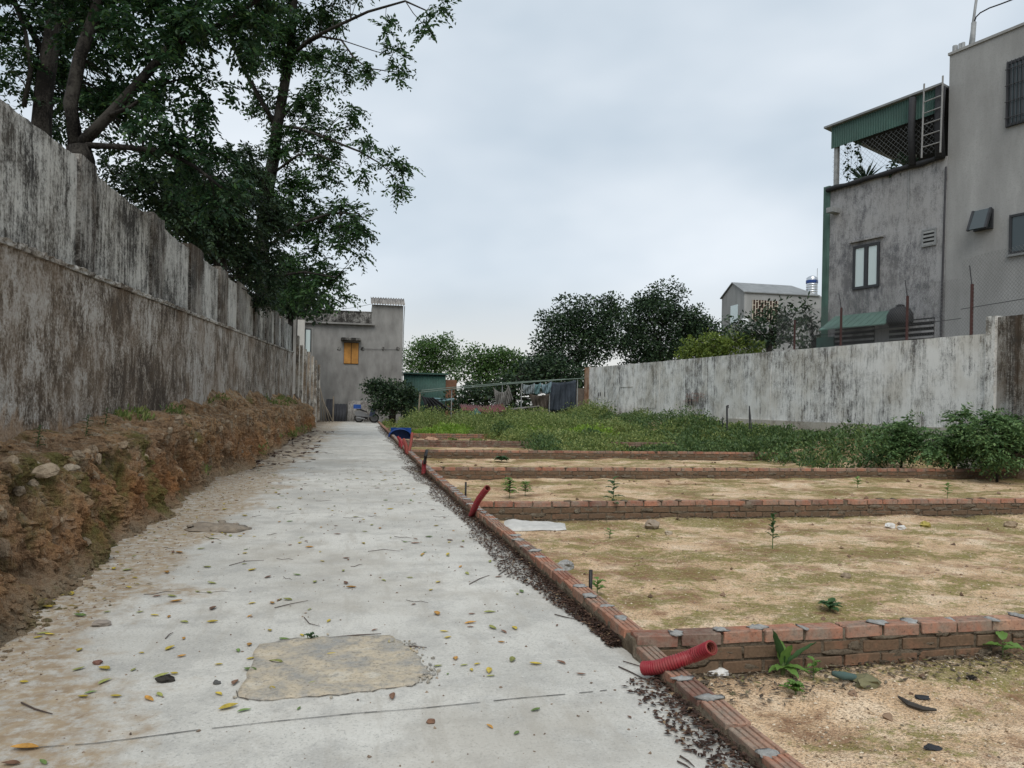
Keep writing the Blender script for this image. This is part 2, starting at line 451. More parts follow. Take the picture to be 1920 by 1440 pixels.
# darker clods and red-brown earth
sc = m.mix(m.math('MULTIPLY', m.ramp(m.noise(1.6, 6, 0.7, m.map((1, 1, 1), None, (9, 2, 0))), [(0.52, 0.0), (0.60, 0.8)]), m.ramp(fi, [(0.4, 1.0), (0.6, 0.2)])), sc, (0.20, 0.105, 0.06))
m.color(sc)
m.bump(m.math('ADD', m.math('ADD', md, m.math('MULTIPLY', fi, 0.8)), m.math('MULTIPLY', gr, 0.35)), 0.8, 0.03)
SAND = m.done()
ys = np.concatenate([np.linspace(-2, 9.2, 200), np.linspace(9.3, 20, 130), np.linspace(20.3, 49, 80)])
xs = np.concatenate([np.linspace(1.26, 5, 90), np.linspace(5.1, 14.2, 110)])
P = np.zeros((len(ys), len(xs), 3)); P[..., 1], P[..., 0] = np.meshgrid(ys, xs, indexing='ij')
WALLS_Y = [3.62, 8.82, 13.75, 18.95, 23.9, 29.3, 35.2]
def lot_z(x, y):
    z = -0.15 + (fbm(x * 0.9, y * 0.9, 4, 41) - 0.5) * 0.10 + (fbm(x * 5, y * 5, 3, 42) - 0.5) * 0.035
    for wy in WALLS_Y: z = z + 0.05 * np.exp(-((y - wy + 0.2) / 0.25) ** 2) * fbm(x * 1.5, y * 0 + wy, 3, 5)
    rise = np.clip((x - 11.0) / 2.6, 0, 1) * np.clip((y - 14.6) / 2.0, 0, 1)
    z = z + 0.62 * rise * rise * (3 - 2 * rise)
    z = z + 0.30 * np.clip((y - 24) / 16, 0, 1) * np.clip((x - 3) / 8, 0, 1)
    return z
P[..., 2] = lot_z(P[..., 0], P[..., 1])
lots = tag(link('plot_ground', grid_mesh('plot_ground', P, SAND)), kind='structure')
def lz(x, y): return float(lot_z(np.array([x], float), np.array([y], float))[0])

# ---- cut earth bank under the boundary wall
m = Mat('bank_earth', 0.96, 0.08)
st = m.noise(1.5, 6, 0.66, m.map((1.2, 1.2, 0.55)))
f1, f2 = m.noise(7, 6, 0.7, m.map((1, 1, 0.5))), m.noise(30, 5, 0.74)
bc = m.ramp(st, [(0.30, (0.25, 0.165, 0.10)), (0.43, (0.42, 0.275, 0.165)), (0.54, (0.54, 0.335, 0.18)), (0.64, (0.58, 0.43, 0.28)), (0.76, (0.60, 0.53, 0.42))])
fs = m.noise(3.4, 6, 0.72, m.map((2.2, 2.2, 0.35)))
bc = m.mix(m.ramp(fs, [(0.52, 0.0), (0.60, 0.85)]), bc, (0.56, 0.46, 0.34))
bc = m.mix(m.ramp(fs, [(0.38, 0.7), (0.47, 0.0)]), bc, (0.14, 0.10, 0.068))
bc = m.mix(m.ramp(f1, [(0.37, 0.6), (0.48, 0.0)]), bc, (0.15, 0.105, 0.065))
bc = m.mix(m.ramp(f1, [(0.56, 0.0), (0.70, 0.7)]), bc, (0.40, 0.30, 0.20))
bc = m.mix(m.ramp(f2, [(0.34, 0.7), (0.46, 0.0)]), bc, (0.11, 0.075, 0.048))
bc = m.mix(m.ramp(f2, [(0.58, 0.0), (0.74, 0.7)]), bc, (0.50, 0.42, 0.30))
# orange laterite low on the face, further along
lat = m.math('MULTIPLY', m.range(m.axis(1), 4, 8, 0.7, 1.0), m.math('MULTIPLY', m.ramp(m.noise(0.8, 4, 0.6, m.map((1, 0.5, 1.2))), [(0.42, 0.0), (0.58, 0.9)]), m.range(m.axis(2), 0.80, 0.40)))
bc = m.mix(m.math('MULTIPLY', lat, m.ramp(f1, [(0.35, 0.4), (0.55, 1.0)])), bc, m.ramp(f2, [(0.3, (0.28, 0.12, 0.045)), (0.7, (0.60, 0.30, 0.13))]))
# loose pale soil fallen to the toe
bc = m.mix(m.math('MULTIPLY', m.range(m.axis(2), 0.22, 0.03), m.ramp(f2, [(0.35, 0.5), (0.55, 1.0)])), bc, m.ramp(f1, [(0.3, (0.30, 0.215, 0.135)), (0.7, (0.50, 0.40, 0.28))]))
# moss and algae, mostly near
mz = m.math('ADD', m.noise(1.3, 5, 0.65, m.map((1, 1, 0.7), None, (4, 1, 7))), m.range(m.axis(1), 5, 12, 0.04, -0.12))
bc = m.mix(m.math('MULTIPLY', m.ramp(mz, [(0.50, 0.0), (0.60, 0.85)]), m.ramp(f2, [(0.35, 0.5), (0.5, 1.0)])), bc, m.ramp(f2, [(0.35, (0.11, 0.105, 0.03)), (0.7, (0.27, 0.26, 0.09))]))
m.color(bc)
m.bump(m.math('ADD', m.math('ADD', m.math('MULTIPLY', f1, 1.5), f2), m.math('MULTIPLY', fs, 1.5)), 1.0, 0.09)
BANKM = m.done()
nb, ns = 2300, 110
yb = 1.5 + 34.8 * (np.linspace(0, 1, nb) ** 1.75)
sb = np.linspace(0, 1, ns)
YY, SS = np.meshgrid(yb, sb, indexing='ij')
toe = -1.78 - 0.22 * np.clip((YY - 4) / 6, 0, 1) + (fbm(YY * 0.9, YY * 0, 4, 8) - 0.5) * 0.42
top_z = 0.80 + 0.011 * YY + (fbm(YY * 0.8, YY * 0 + 3, 4, 9) - 0.5) * 0.30
back_z = top_z + 0.10 + 0.34 * np.clip((fbm(YY * 0.35, YY * 0 + 9, 3, 10) - 0.40) * 4, 0, 1)
kz = np.array([0.0, 0.10, 0.22, 0.72, 0.86, 1.0])
KX = np.stack([toe + 0.30, toe, toe - 0.15, np.full_like(toe, -2.32), np.full_like(toe, -2.66), np.full_like(toe, -2.93)], 0)
KZ = np.stack([toe * 0 - 0.05, toe * 0 + 0.012, toe * 0 + 0.16, top_z - 0.06, top_z, back_z], 0)
XX, ZZ = np.zeros_like(YY), np.zeros_like(YY)
for i in range(5):
    t = np.clip((SS - kz[i]) / (kz[i + 1] - kz[i]), 0, 1); msk = (SS >= kz[i]) & (SS <= kz[i + 1])
    t = t * t * (3 - 2 * t) * 0.5 + t * 0.5
    XX = np.where(msk, KX[i] * (1 - t) + KX[i + 1] * t, XX); ZZ = np.where(msk, KZ[i] * (1 - t) + KZ[i + 1] * t, ZZ)
env = np.clip((SS - 0.08) / 0.12, 0, 1) * np.clip((1.0 - SS) / 0.08, 0, 1)
flute = np.abs(fbm(YY * 2.3, ZZ * 0.5, 5, 21) - 0.5) * 2                     # gullies
blocks = np.floor(fbm(YY * 3.1, ZZ * 3.4, 3, 26) * 9) / 9                    # broken lumps with sharp steps
XX = XX + env * ((0.30 - flute) * 0.40 + (blocks - 0.5) * 0.26 + (fbm(YY * 9, ZZ * 4, 4, 22) - 0.5) * 0.26 + (fbm(YY * 27, ZZ * 14, 3, 23) - 0.5) * 0.13 + (vnoise(YY * 70, ZZ * 45, 27) - 0.5) * 0.05)
ZZ = ZZ + env * ((fbm(YY * 5, SS * 9, 4, 24) - 0.5) * 0.08 + (fbm(YY * 19, SS * 40, 2, 25) - 0.5) * 0.04)
XX = np.minimum(XX, -1.4)
bank = tag(link('earth_bank', grid_mesh('earth_bank', np.stack([XX, YY, ZZ], -1), BANKM, False)), kind='structure')

def bank_point(y, s):
    i = int(np.searchsorted(yb, y)); j = int(s * (ns - 1)); i = min(max(i, 0), nb - 1)
    return Vector((XX[i, j], YY[i, j], ZZ[i, j]))
# stones sticking out of the bank
m = Mat('pale_stone', 0.92, 0.15)
r_ = m.objrand()
m.color(m.mix(m.ramp(m.noise(14, 6, 0.7), [(0.38, 0.8), (0.58, 0.0)]), m.ramp(r_, [(0.0, (0.33, 0.25, 0.17)), (0.5, (0.40, 0.32, 0.23)), (0.8, (0.28, 0.22, 0.16)), (0.93, (0.45, 0.39, 0.30)), (1.0, (0.58, 0.53, 0.45))]), (0.15, 0.11, 0.07)))
m.bump(m.noise(24, 6, 0.75), 0.8, 0.02)
STONE = m.done()
stone_meshes = [MB().blob((0, 0, 0), (1, 0.8, 0.7), 100 + i, 9, 7, 0.24).mesh('stone', STONE) for i in range(6)]
def stone(parent, p, size, i=0, name='stone'):
    o = link(name, stone_meshes[i % 6], parent, Vector(p) - base_of(parent))
    o.rotation_euler = (random.uniform(0, 6), random.uniform(0, 6), random.uniform(0, 6)); o.scale = (size, size * random.uniform(.7, 1), size * random.uniform(.6, .9))
    return o
for i in range(170):
    y = 4.2 + 22 * random.random() ** 1.5; s = random.choice([random.uniform(0.25, 0.8), random.uniform(0.55, 0.9)])
    stone(bank, bank_point(y, s), random.uniform(0.018, 0.06) * (1.6 if random.random() < .12 else 1), i)
for px, py, sz in ((130, 960, .05), (95, 880, .075), (155, 850, .045), (240, 925, .075), (70, 905, .06), (300, 930, .07)):
    v = ray(px, py); best = min(((abs((EYEP + v * (d / 20.0)).x - bank_point((EYEP + v * (d / 20.0)).y, 0.55).x), d) for d in range(80, 240)))
    q = EYEP + v * (best[1] / 20.0); stone(bank, q - Vector((.03, 0, .01)), sz, px)
# crumbled earth on the shelf and at the toe
mb = MB()
for i in range(3600):
    y = 3.4 + 18 * random.random() ** 1.6
    p = bank_point(y, random.choice([random.uniform(0.03, 0.14), random.uniform(0.1, 0.9), random.uniform(0.68, 0.92)])); r = 0.006 + 0.026 * random.random() ** 2.5
    mb.blob(p, (r, r, r * .7), i, 5, 4, 0.4)
tag(mb.build('crumbled_earth', BANKM, bank), kind='stuff')

# ================================================================== BOUNDARY WALL along the left of the path
UPW = streaky('limewash_upper', 'y', (0.56, 0.55, 0.515), (0.25, 0.243, 0.225), (0.055, 0.052, 0.048), 0.50, (0.24, 0.20, 0.15), 0.2, 0.30, 8.0)
PIL = streaky('pillar_render', 'y', (0.36, 0.35, 0.325), (0.15, 0.142, 0.13), (0.045, 0.042, 0.038), 0.56, (0.15, 0.10, 0.06), 0.3, 0.15, 9)
LOW = streaky('rubble_render', 'y', (0.50, 0.475, 0.44), (0.215, 0.18, 0.145), (0.075, 0.060, 0.048), 0.525, (0.22, 0.16, 0.11), 0.5, 1.5, 5.0, 0.04, (0.9, 1.7))
LEDGEM = streaky('ledge_render', 'y', (0.50, 0.485, 0.45), (0.25, 0.23, 0.20), (0.08, 0.07, 0.06), 0.52, (0.2, 0.15, 0.11), 0.4, 1.5, 5.0)
def ledge_z(y): return 2.535 + 0.0321 * (y - 6.83)
def wtop_z(y): return 3.735 + 0.0320 * (y - 6.8)
lw = thing('boundary_wall', (-3.0, 18, 0), 'tall weathered limewashed boundary wall with pillars above the cut earth bank', 'wall')
def slab(mb, y0, y1, xf, xb, zb, zt, n, jit=0.0, jx=0.0, nz=1):
    """a wall panel in the plane x = xf, thick to xb"""
    st = []
    for i in range(n + 1):
        y = y0 + (y1 - y0) * i / n
        b, t = zb(y), zt(y) + random.uniform(-jit, jit)
        for k in range(nz + 1): st.append(Vector((xf + random.uniform(-jx, jx) * (0 < k), y, b + (t - b) * k / nz)))
        st.append(Vector((xb, y, t))); st.append(Vector((xb, y, b)))
    w = nz + 3; fs = []
    for i in range(n):
        for k in range(w):
            k2 = (k + 1) % w; fs.append((i * w + k, (i + 1) * w + k, (i + 1) * w + k2, i * w + k2))
    fs += [tuple(range(w)), tuple(range(n * w, (n + 1) * w))[::-1]]
    mb.add(st, fs)
pil_px = [(150, 180), (287, 309), (360, 383), (415, 430), (450, 466), (481, 491), (503, 512), (520, 527), (533, 538)]
pil_y = [(XP(a, 400, -2.95).y, XP(b, 400, -2.95).y) for a, b in pil_px]
W_END = 34.6
mb = MB(); slab(mb, 1.0, W_END, -2.90, -3.30, lambda y: 0.2, lambda y: ledge_z(y) - 0.05, 170, 0.012, 0.014, 12); mb.build('lower_wall', LOW, lw)
mb = MB(); slab(mb, 1.0, W_END + .02, -2.865, -3.12, lambda y: ledge_z(y) - 0.045, lambda y: ledge_z(y) + 0.006, 420, 0.016, 0.022, 2); mb.build('ledge', LEDGEM, lw)
edges = [1.0] + [v for a, b in pil_y for v in (a, b)] + [W_END]
for i in range(0, len(edges), 2):
    y0, y1 = edges[i], edges[i + 1]
    mb = MB(); dr = random.uniform(0.02, 0.07) if i else 0.0
    slab(mb, y0, y1, -2.985, -3.13, lambda y: ledge_z(y) + 0.013, lambda y: wtop_z(y) - dr - 0.03 * math.sin(3.1 * (y - y0) / max(y1 - y0, .1)), max(4, int((y1 - y0) / 0.12)), 0.012, 0.006, 4)
    mb.build('panel', UPW, lw)
for k, (a, b) in enumerate(pil_y):
    mb = MB(); slab(mb, a + .004, b - .004, -2.945, -3.19, lambda y: ledge_z(y) + 0.014, lambda y: wtop_z(y) + 0.035, 4, 0.014, 0.006, 5); mb.build('pillar', PIL, lw)
    mb = MB(); slab(mb, b + 0.12, b + 0.20, -2.965, -3.10, lambda y: ledge_z(y) + 0.014, lambda y: wtop_z(y) - 0.10, 2, 0.01, 0.003, 4); mb.build('rib', UPW, lw)

# concrete fence posts stacked past the end of the wall
CONC = streaky('post_concrete', 'y', (0.36, 0.34, 0.30), (0.17, 0.155, 0.135), (0.06, 0.053, 0.045), 0.54, (0.26, 0.18, 0.11), 0.5, 0.25, 6)
for k, (px, pt, pb, Y) in enumerate(((556, 630, 765, 36.0), (563, 648, 770, 37.5), (570, 655, 776, 39.0), (577, 660, 780, 40.5), (584, 668, 783, 42.0), (590, 676, 786, 43.5), (596, 684, 788, 45.0))):
    b, t = YP(px, pb, Y), YP(px, pt, Y)
    b.z = 0.05 if k > 2 else 0.6
    o = thing('fence_post', b, 'flat concrete fence post past the end of the boundary wall, %s from the wall' % ('first second third fourth fifth sixth seventh'.split()[k]), 'post', 'concrete fence posts')
    w = 0.24
    MB().hexa([b + Vector(q) for q in ((-.06, -w, 0), (.06, -w, 0), (.06, w, 0), (-.06, w, 0))], [Vector((b.x, b.y, t.z)) + Vector(q) for q in ((-.05, -w, 0), (.05, -w, 0), (.05, w, .03), (-.05, w, .03))]).build('post_shaft', CONC, o)
    MB().hexa([b + Vector(q) for q in ((.06, -w, 0), (.10, -w, 0), (.10, -w + .09, 0), (.06, -w + .09, 0))], [Vector((b.x, b.y, t.z - .02)) + Vector(q) for q in ((.05, -w, 0), (.09, -w, 0), (.09, -w + .09, 0), (.05, -w + .09, 0))]).build('post_rib', LEDGEM, o)
BAMB = plain('dry_pole', (0.25, 0.21, 0.16), 0.8)
for k in range(5):
    b = YP(600 + 6 * k, 789, 46.2 + .2 * k); b.z = 0.02
    t = YP(597 + 1.5 * k, 700 + 12 * k, 46.6 + .2 * k)
    o = MB().tube([b, b.lerp(t, .5) + Vector((.03, 0, 0)), t], [.035, .032, .026], 6).build('bamboo_pole', BAMB, None, True, b)
    tag(o, 'dry pole leaning on the stacked posts, %s from the wall' % ('first second third fourth fifth'.split()[k]), 'pole', 'leaning dry poles')

# ================================================================== BRICK WALLS round the plots
def brick_mat(name, stops, mud, mud_amt):
    m = Mat(name, 0.93, 0.12)
    c = m.ramp(m.objrand(), stops)
    n1, n2 = m.noise(11, 5, 0.65), m.noise(48, 5, 0.72)
    c = m.mix(m.ramp(n1, [(0.34, 0.6), (0.55, 0.0)]), c, m.mix(0.6, c, (0.09, 0.045, 0.035)))
    c = m.mix(m.ramp(n2, [(0.33, 0.75), (0.47, 0.0), (0.60, 0.0), (0.78, 0.5)]), c, m.ramp(n2, [(0.4, (0.10, 0.055, 0.04)), (0.6, (0.58, 0.40, 0.30))]))
    c = m.mix(m.math('MULTIPLY', m.ramp(m.noise(5, 6, 0.72), [(0.5 - mud_amt * .35, 0.0), (0.72 - mud_amt * .35, 0.92)]), 0.9), c, m.ramp(n2, [(0.3, tuple(q * .55 for q in mud)), (0.7, mud)]))
    m.color(c); m.bump(m.math('ADD', n1, n2), 0.6, 0.008)
    return m.done()
RED = [(0.0, (0.36, 0.165, 0.105)), (0.35, (0.42, 0.205, 0.135)), (0.6, (0.31, 0.135, 0.09)), (0.78, (0.45, 0.26, 0.175)), (0.86, (0.17, 0.095, 0.075)), (0.93, (0.24, 0.11, 0.08)), (1.0, (0.39, 0.18, 0.11))]
DULL = [(0.0, (0.24, 0.125, 0.078)), (0.4, (0.29, 0.145, 0.085)), (0.7, (0.20, 0.115, 0.075)), (1.0, (0.29, 0.18, 0.115))]
BRICK_TOP = brick_mat('brick_red', RED, (0.30, 0.26, 0.21), 0.26)
BRICK_LOW = brick_mat('brick_muddy', DULL, (0.155, 0.112, 0.074), 0.72)
m = Mat('mortar', 0.96, 0.08)
mn, mf = m.noise(9, 6, 0.7), m.noise(60, 5, 0.75)
m.color(m.mix(m.ramp(mf, [(0.33, 0.75), (0.5, 0.0)]), m.ramp(mn, [(0.3, (0.11, 0.085, 0.06)), (0.55, (0.185, 0.15, 0.11)), (0.75, (0.28, 0.25, 0.205))]), (0.055, 0.045, 0.035)))
m.bump(m.math('ADD', mn, mf), 0.9, 0.02)
MORTAR = m.done()
m = Mat('cement_smear', 0.95, 0.1)
m.color(m.ramp(m.noise(30, 6, 0.72), [(0.3, (0.20, 0.195, 0.185)), (0.6, (0.36, 0.36, 0.345)), (0.8, (0.46, 0.455, 0.44))])); m.bump(m.noise(45, 5, 0.75), 0.9, 0.012)
CEMENT = m.done()

def brick_mesh(L, mat, seed, groove=True, W=0.105, Hh=0.058):
    """one extruded clay brick, lying along x, ridged along its length; origin at the middle of its top"""
    rnd = random.Random(seed); w = W / 2
    prof = [(-w, -Hh), (w, -Hh), (w, -0.004), (w - 0.004, 0)]
    if groove:
        for cxx in (0.027, 0.0, -0.027): prof += [(cxx + 0.005, 0), (cxx + 0.003, -0.006), (cxx - 0.003, -0.006), (cxx - 0.005, 0)]
    prof += [(-w + 0.004, 0), (-w, -0.004)]
    n = len(prof); vs = []
    for i, t in enumerate((-L / 2, -L / 2 + 0.004, L / 2 - 0.004, L / 2)):
        for y, z in prof:
            e = 0.003 if i in (0, 3) else 0.0
            vs.append((t + rnd.uniform(-.003, .003), y * (1 - e / w) + rnd.uniform(-.0009, .0009), z - (e if z > -0.01 else 0) + rnd.uniform(-.0012, .0012)))
    fs = [(i * n + k, (i + 1) * n + k, (i + 1) * n + (k + 1) % n, i * n + (k + 1) % n) for i in range(3) for k in range(n)]
    fs += [tuple(range(n)), tuple(range(3 * n, 4 * n))[::-1]]
    return MB().add(vs, fs).mesh('brick', mat)
BM_TOP = [brick_mesh(0.218, BRICK_TOP, i) for i in range(6)]
BM_HALF = [brick_mesh(0.105, BRICK_TOP, 20 + i) for i in range(2)]
BM_LOW = [brick_mesh(0.216, BRICK_LOW, 40 + i, False) for i in range(6)]
PITCH = 0.235

def cross_wall(y, x0, x1, ztop, label, single=True, courses=3):
    o = thing('brick_wall', (x0, y, ztop), label, 'brick wall', 'low brick walls between the plots')
    W2 = 0.0525
    mb = MB(); nx = int((x1 - x0) / 0.06); st = []
    for i in range(nx + 1):                      # mortar core, a little behind the brick faces, lumpy
        x = x0 + 0.01 + (x1 - x0) * i / nx; zt = ztop - 0.014 + random.uniform(-.008, .006)
        for k in range(7): st.append(Vector((x, y - W2 + 0.002 + random.uniform(0.0, 0.011), -0.42 + (zt + 0.42) * k / 6)))
        st += [Vector((x, y + W2 - .005, zt)), Vector((x, y + W2 - .005, -0.42))]
    w = 9
    mb.add(st, [(i * w + k, (i + 1) * w + k, (i + 1) * w + (k + 1) % w, i * w + (k + 1) % w) for i in range(nx) for k in range(w)] + [tuple(range(w)), tuple(range(nx * w, (nx + 1) * w))[::-1]])
    mb.build('mortar_core', MORTAR, o)
    far = MB(); lumps = MB(); mud = MB()
    for c in range(courses):
        x = x0 + 0.11 - (0.115 if c % 2 else 0.0)
        while x < x1 - 0.1:
            half = c == 0 and random.random() < 0.05
            L = 0.118 if half else PITCH
            if x > x0 + (0.08 if c else -0.02):
                me = random.choice(BM_HALF if half else (BM_TOP if c == 0 else BM_LOW))
                loc = Vector((x, y - random.uniform(0, .008) + (0.002 if c else 0), ztop - c * 0.076 + random.uniform(-.004, .004)))
                rot = (random.uniform(-.02, .02), random.uniform(-.018, .018), random.uniform(-.02, .02) + (math.pi if random.random() < .5 else 0))
                if single:
                    b = link('brick', me, o, loc - o.location); b.rotation_euler = rot
                else:
                    far.box(loc - Vector((0, 0, .029)), (0.216, 0.105, 0.058), Matrix.Rotation(rot[2] % math.pi * 0.0, 3, 'Z'))
                if c == 0 and random.random() < (0.8 if y < 5 else 0.45):
                    lumps.blob((x + L / 2 + random.uniform(-.02, .02), y + random.uniform(-.035, .02), ztop + random.uniform(-.004, .006)), (random.uniform(.018, .055), random.uniform(.035, .056), random.uniform(.006, .012)), int(x * 997) + c, 11, 5, 0.38)
                elif c > 0 and random.random() < 0.8:
                    mud.blob((x + random.uniform(-.1, .1), y - W2 - .001, ztop - c * .076 - random.uniform(-.03, .06)), (random.uniform(.03, .12), random.uniform(.003, .0055), random.uniform(.010, .032)), int(x * 991) + c, 14, 7, 0.3)
            x += L + (0 if half else random.uniform(-.006, .006))
    if not single: tag(far.build('bricks', BRICK_TOP, o), kind='stuff')
    tag(lumps.build('mortar_lumps', CEMENT if y < 5 else MORTAR, o, True), kind='stuff'); tag(mud.build('mud_smears', MORTAR, o, True), kind='stuff')
    return o
cl = ['low three-course brick wall nearest the camera, behind the red conduit', 'second brick cross wall, with the white sack lying before it', 'third brick cross wall, between two bare sandy plots',
      'fourth brick cross wall, its far end hidden in the leafy shrubs', 'fifth brick cross wall, with loose stones before it', 'sixth brick cross wall, edged with low green plants', 'seventh brick cross wall, farthest and almost hidden by weeds']
ZT = [0.095, 0.09, 0.085, 0.085, 0.085, 0.085, 0.085]
for i, y in enumerate(WALLS_Y):
    cross_wall(y, (1.255 if i == 0 else 1.345) + float(kdx(y)), (14.0, 14.0, 13.9, 12.4, 11.5, 10.5, 9.5)[i], ZT[i], cl[i], i < 4)

# the kerb: one long brick wall along the path
kerb = thing('brick_kerb', (1.28, 0, 0), 'long low brick kerb edging the concrete path and the plots', 'kerb')
mb = MB(); st = []; ny = 700
for i in range(ny + 1):
    y = -2.5 + 50.5 * (i / ny) ** 1.5; zt = (0.045 if y < 3.55 else 0.078) + random.uniform(-.010, .004)
    dx = float(kdx(y)); st += [Vector((dx + 1.236 - random.uniform(0, .014), y, -0.42)), Vector((dx + 1.236 - random.uniform(0, .014), y, zt - .03)), Vector((dx + 1.240, y, zt)), Vector((dx + 1.333, y, zt)), Vector((dx + 1.334, y, -0.42))]
mb.add(st, [(i * 5 + k, i * 5 + (k + 1) % 5, (i + 1) * 5 + (k + 1) % 5, (i + 1) * 5 + k) for i in range(ny) for k in range(5)] + [tuple(range(5))[::-1], tuple(range(ny * 5, ny * 5 + 5))])
mb.build('mortar_core', MORTAR, kerb)
lumps = MB(); low = MB(); y = -2.0
while y < 47.5:
    if abs(y - 3.62) < 0.15: y = 3.62 + 0.175
    zt = 0.058 if y < 3.6 else 0.092; dx = float(kdx(y))
    b = link('brick', random.choice(BM_TOP), kerb, Vector((dx + 1.285 + random.uniform(-.006, .006), y, zt + random.uniform(-.004, .004))) - kerb.location)
    b.rotation_euler = (random.uniform(-.02, .02), random.uniform(-.02, .02), math.pi / 2 + random.uniform(-.025, .025))
    if random.random() < 0.72 and y < 30:
        lumps.blob((dx + 1.285 + random.uniform(-.02, .02), y + PITCH / 2 + random.uniform(-.015, .015), zt + random.uniform(-.003, .005)), (random.uniform(.035, .056), random.uniform(.014, .05), random.uniform(.005, .012)), int(y * 977), 11, 5, 0.4)
    for c in (1, 2): low.box((dx + 1.29, y + (0.115 if c == 1 else 0), zt - c * 0.076 - .029), (0.105, 0.214, 0.058))
    y += PITCH + random.uniform(-.005, .006)
tag(low.build('lower_bricks', BRICK_LOW, kerb), kind='stuff')
tag(lumps.build('mortar_lumps', CEMENT, kerb, True), kind='stuff')

# ================================================================== WHITE WALL on the far side of the plots
WHW = streaky('limewash_white', 'y', (0.76, 0.76, 0.735), (0.44, 0.44, 0.425), (0.13, 0.125, 0.12), 0.475, (0.38, 0.33, 0.24), 0.35, 0.16, 4.0)
DKW = streaky('limewash_dark', 'y', (0.40, 0.39, 0.365), (0.19, 0.18, 0.16), (0.05, 0.046, 0.04), 0.52, (0.15, 0.105, 0.07), 0.6, 0.2, 4)
BRN = streaky('wall_end_brown', 'y', (0.42, 0.33, 0.26), (0.30, 0.19, 0.13), (0.14, 0.07, 0.045), 0.50, (0.40, 0.22, 0.10), 0.4, 0.3, 4)
rw = thing('plot_wall', (14.1, 30, 0), 'long white streaked rendered wall closing the plots on the far side', 'wall')
def rtop(y): return float(np.interp(y, [14.4, 22.7, 45.4], [3.10, 3.28, 3.71]))
bays = [14.45, 19.0, 23.6, 28.6, 33.4, 36.6, 39.2, 44.5]
for k, (a, b) in enumerate(zip(bays, bays[1:])):
    mb = MB(); slab(mb, b - .003, a + .003, 14.0 + (0.012 if k % 2 else 0.0), 14.22, lambda y: -0.3, lambda y: rtop(y), 16, 0.006, 0.004, 4); mb.build('panel', WHW, rw)
mb = MB(); slab(mb, 45.45, 44.504, 13.985, 14.26, lambda y: -0.3, lambda y: rtop(y) + .02, 6, 0.01, 0.004, 5); mb.build('wall_end', BRN, rw)
mb = MB(); slab(mb, 26.5, 14.5, 13.93, 13.998, lambda y: -0.2, lambda y: 0.92, 30, 0.008, 0.004, 2); mb.build('plinth', streaky('plinth_render', 'y', (0.44, 0.42, 0.37), (0.30, 0.28, 0.235), (0.15, 0.135, 0.11), 0.44, None, 0, 0.6, 2), rw)
for y0, y1, z0, z1 in ((36.9, 38.9, 2.35, 3.35), (33.9, 36.3, 1.25, 2.05), (39.9, 43.4, 0.95, 1.60)):       # raised repair panels
    mb = MB(); slab(mb, y1, y0, 13.982, 13.999, lambda y: z0, lambda y: z1, 4, 0.004, 0.002, 2); mb.build('repair_panel', WHW, rw)
# faded stencilled advertising rows, too worn to read, and two black drips below
STEN = plain('faded_stencil_red', (0.34, 0.21, 0.18), 0.9); BLK = plain('black_paint', (0.03, 0.03, 0.03), 0.8)
rs, bs = MB(), MB(); rnd = random.Random(5)
def wall_mark(mb, px, py, w, h):
    p = XP(px, py, 13.978); mb.box(p, (0.006, w, h))
for row, (x0, x1, yy) in enumerate(((1288, 1322, 739), (1287, 1320, 744.5), (1282, 1310, 751))):
    x = x0
    while x < x1:
        for k in range(rnd.choice((1, 2, 2))): wall_mark(rs, x + rnd.uniform(-.4, .4), yy + rnd.uniform(-2, 2), rnd.uniform(.02, .045), rnd.uniform(.03, .07))
        x += 2.6
for px, py, w, h in ((1290.5, 752, .09, .20), (1296.5, 752, .10, .20), (1289.8, 757, .05, .16), (1295.8, 757, .05, .16), (1122.5, 739, .10, .22), (1125.5, 739, .10, .22), (1133.5, 739, .09, .3)): wall_mark(bs, px, py, w, h)
tag(rs.build('stencil_marks', STEN, rw), kind='stuff'); bs.build('black_marks', BLK, rw)

rw2 = thing('tall_wall_bay', (14, 13, 0), 'taller dark stained bay of wall with a pillar beside the white wall', 'wall')
mb = MB(); slab(mb, 14.18, 9.5, 13.97, 14.2, lambda y: 0.98, lambda y: 3.44 - 0.02 * (14 - y), 20, 0.006, 0.005, 5); mb.build('panel', DKW, rw2)
mb = MB(); slab(mb, 14.44, 14.19, 13.90, 14.24, lambda y: 0.98, lambda y: 3.47, 4, 0.008, 0.004, 5); mb.build('pillar', WHW, rw2)
mb = MB(); slab(mb, 13.86, 13.66, 13.90, 13.968, lambda y: 0.98, lambda y: 3.42, 4, 0.008, 0.004, 5); mb.build('pillar', PIL, rw2)
mb = MB(); slab(mb, 14.44, 9.5, 13.86, 14.26, lambda y: -0.3, lambda y: 0.975, 26, 0.03, 0.03, 5); mb.build('stone_base', LOW, rw2)

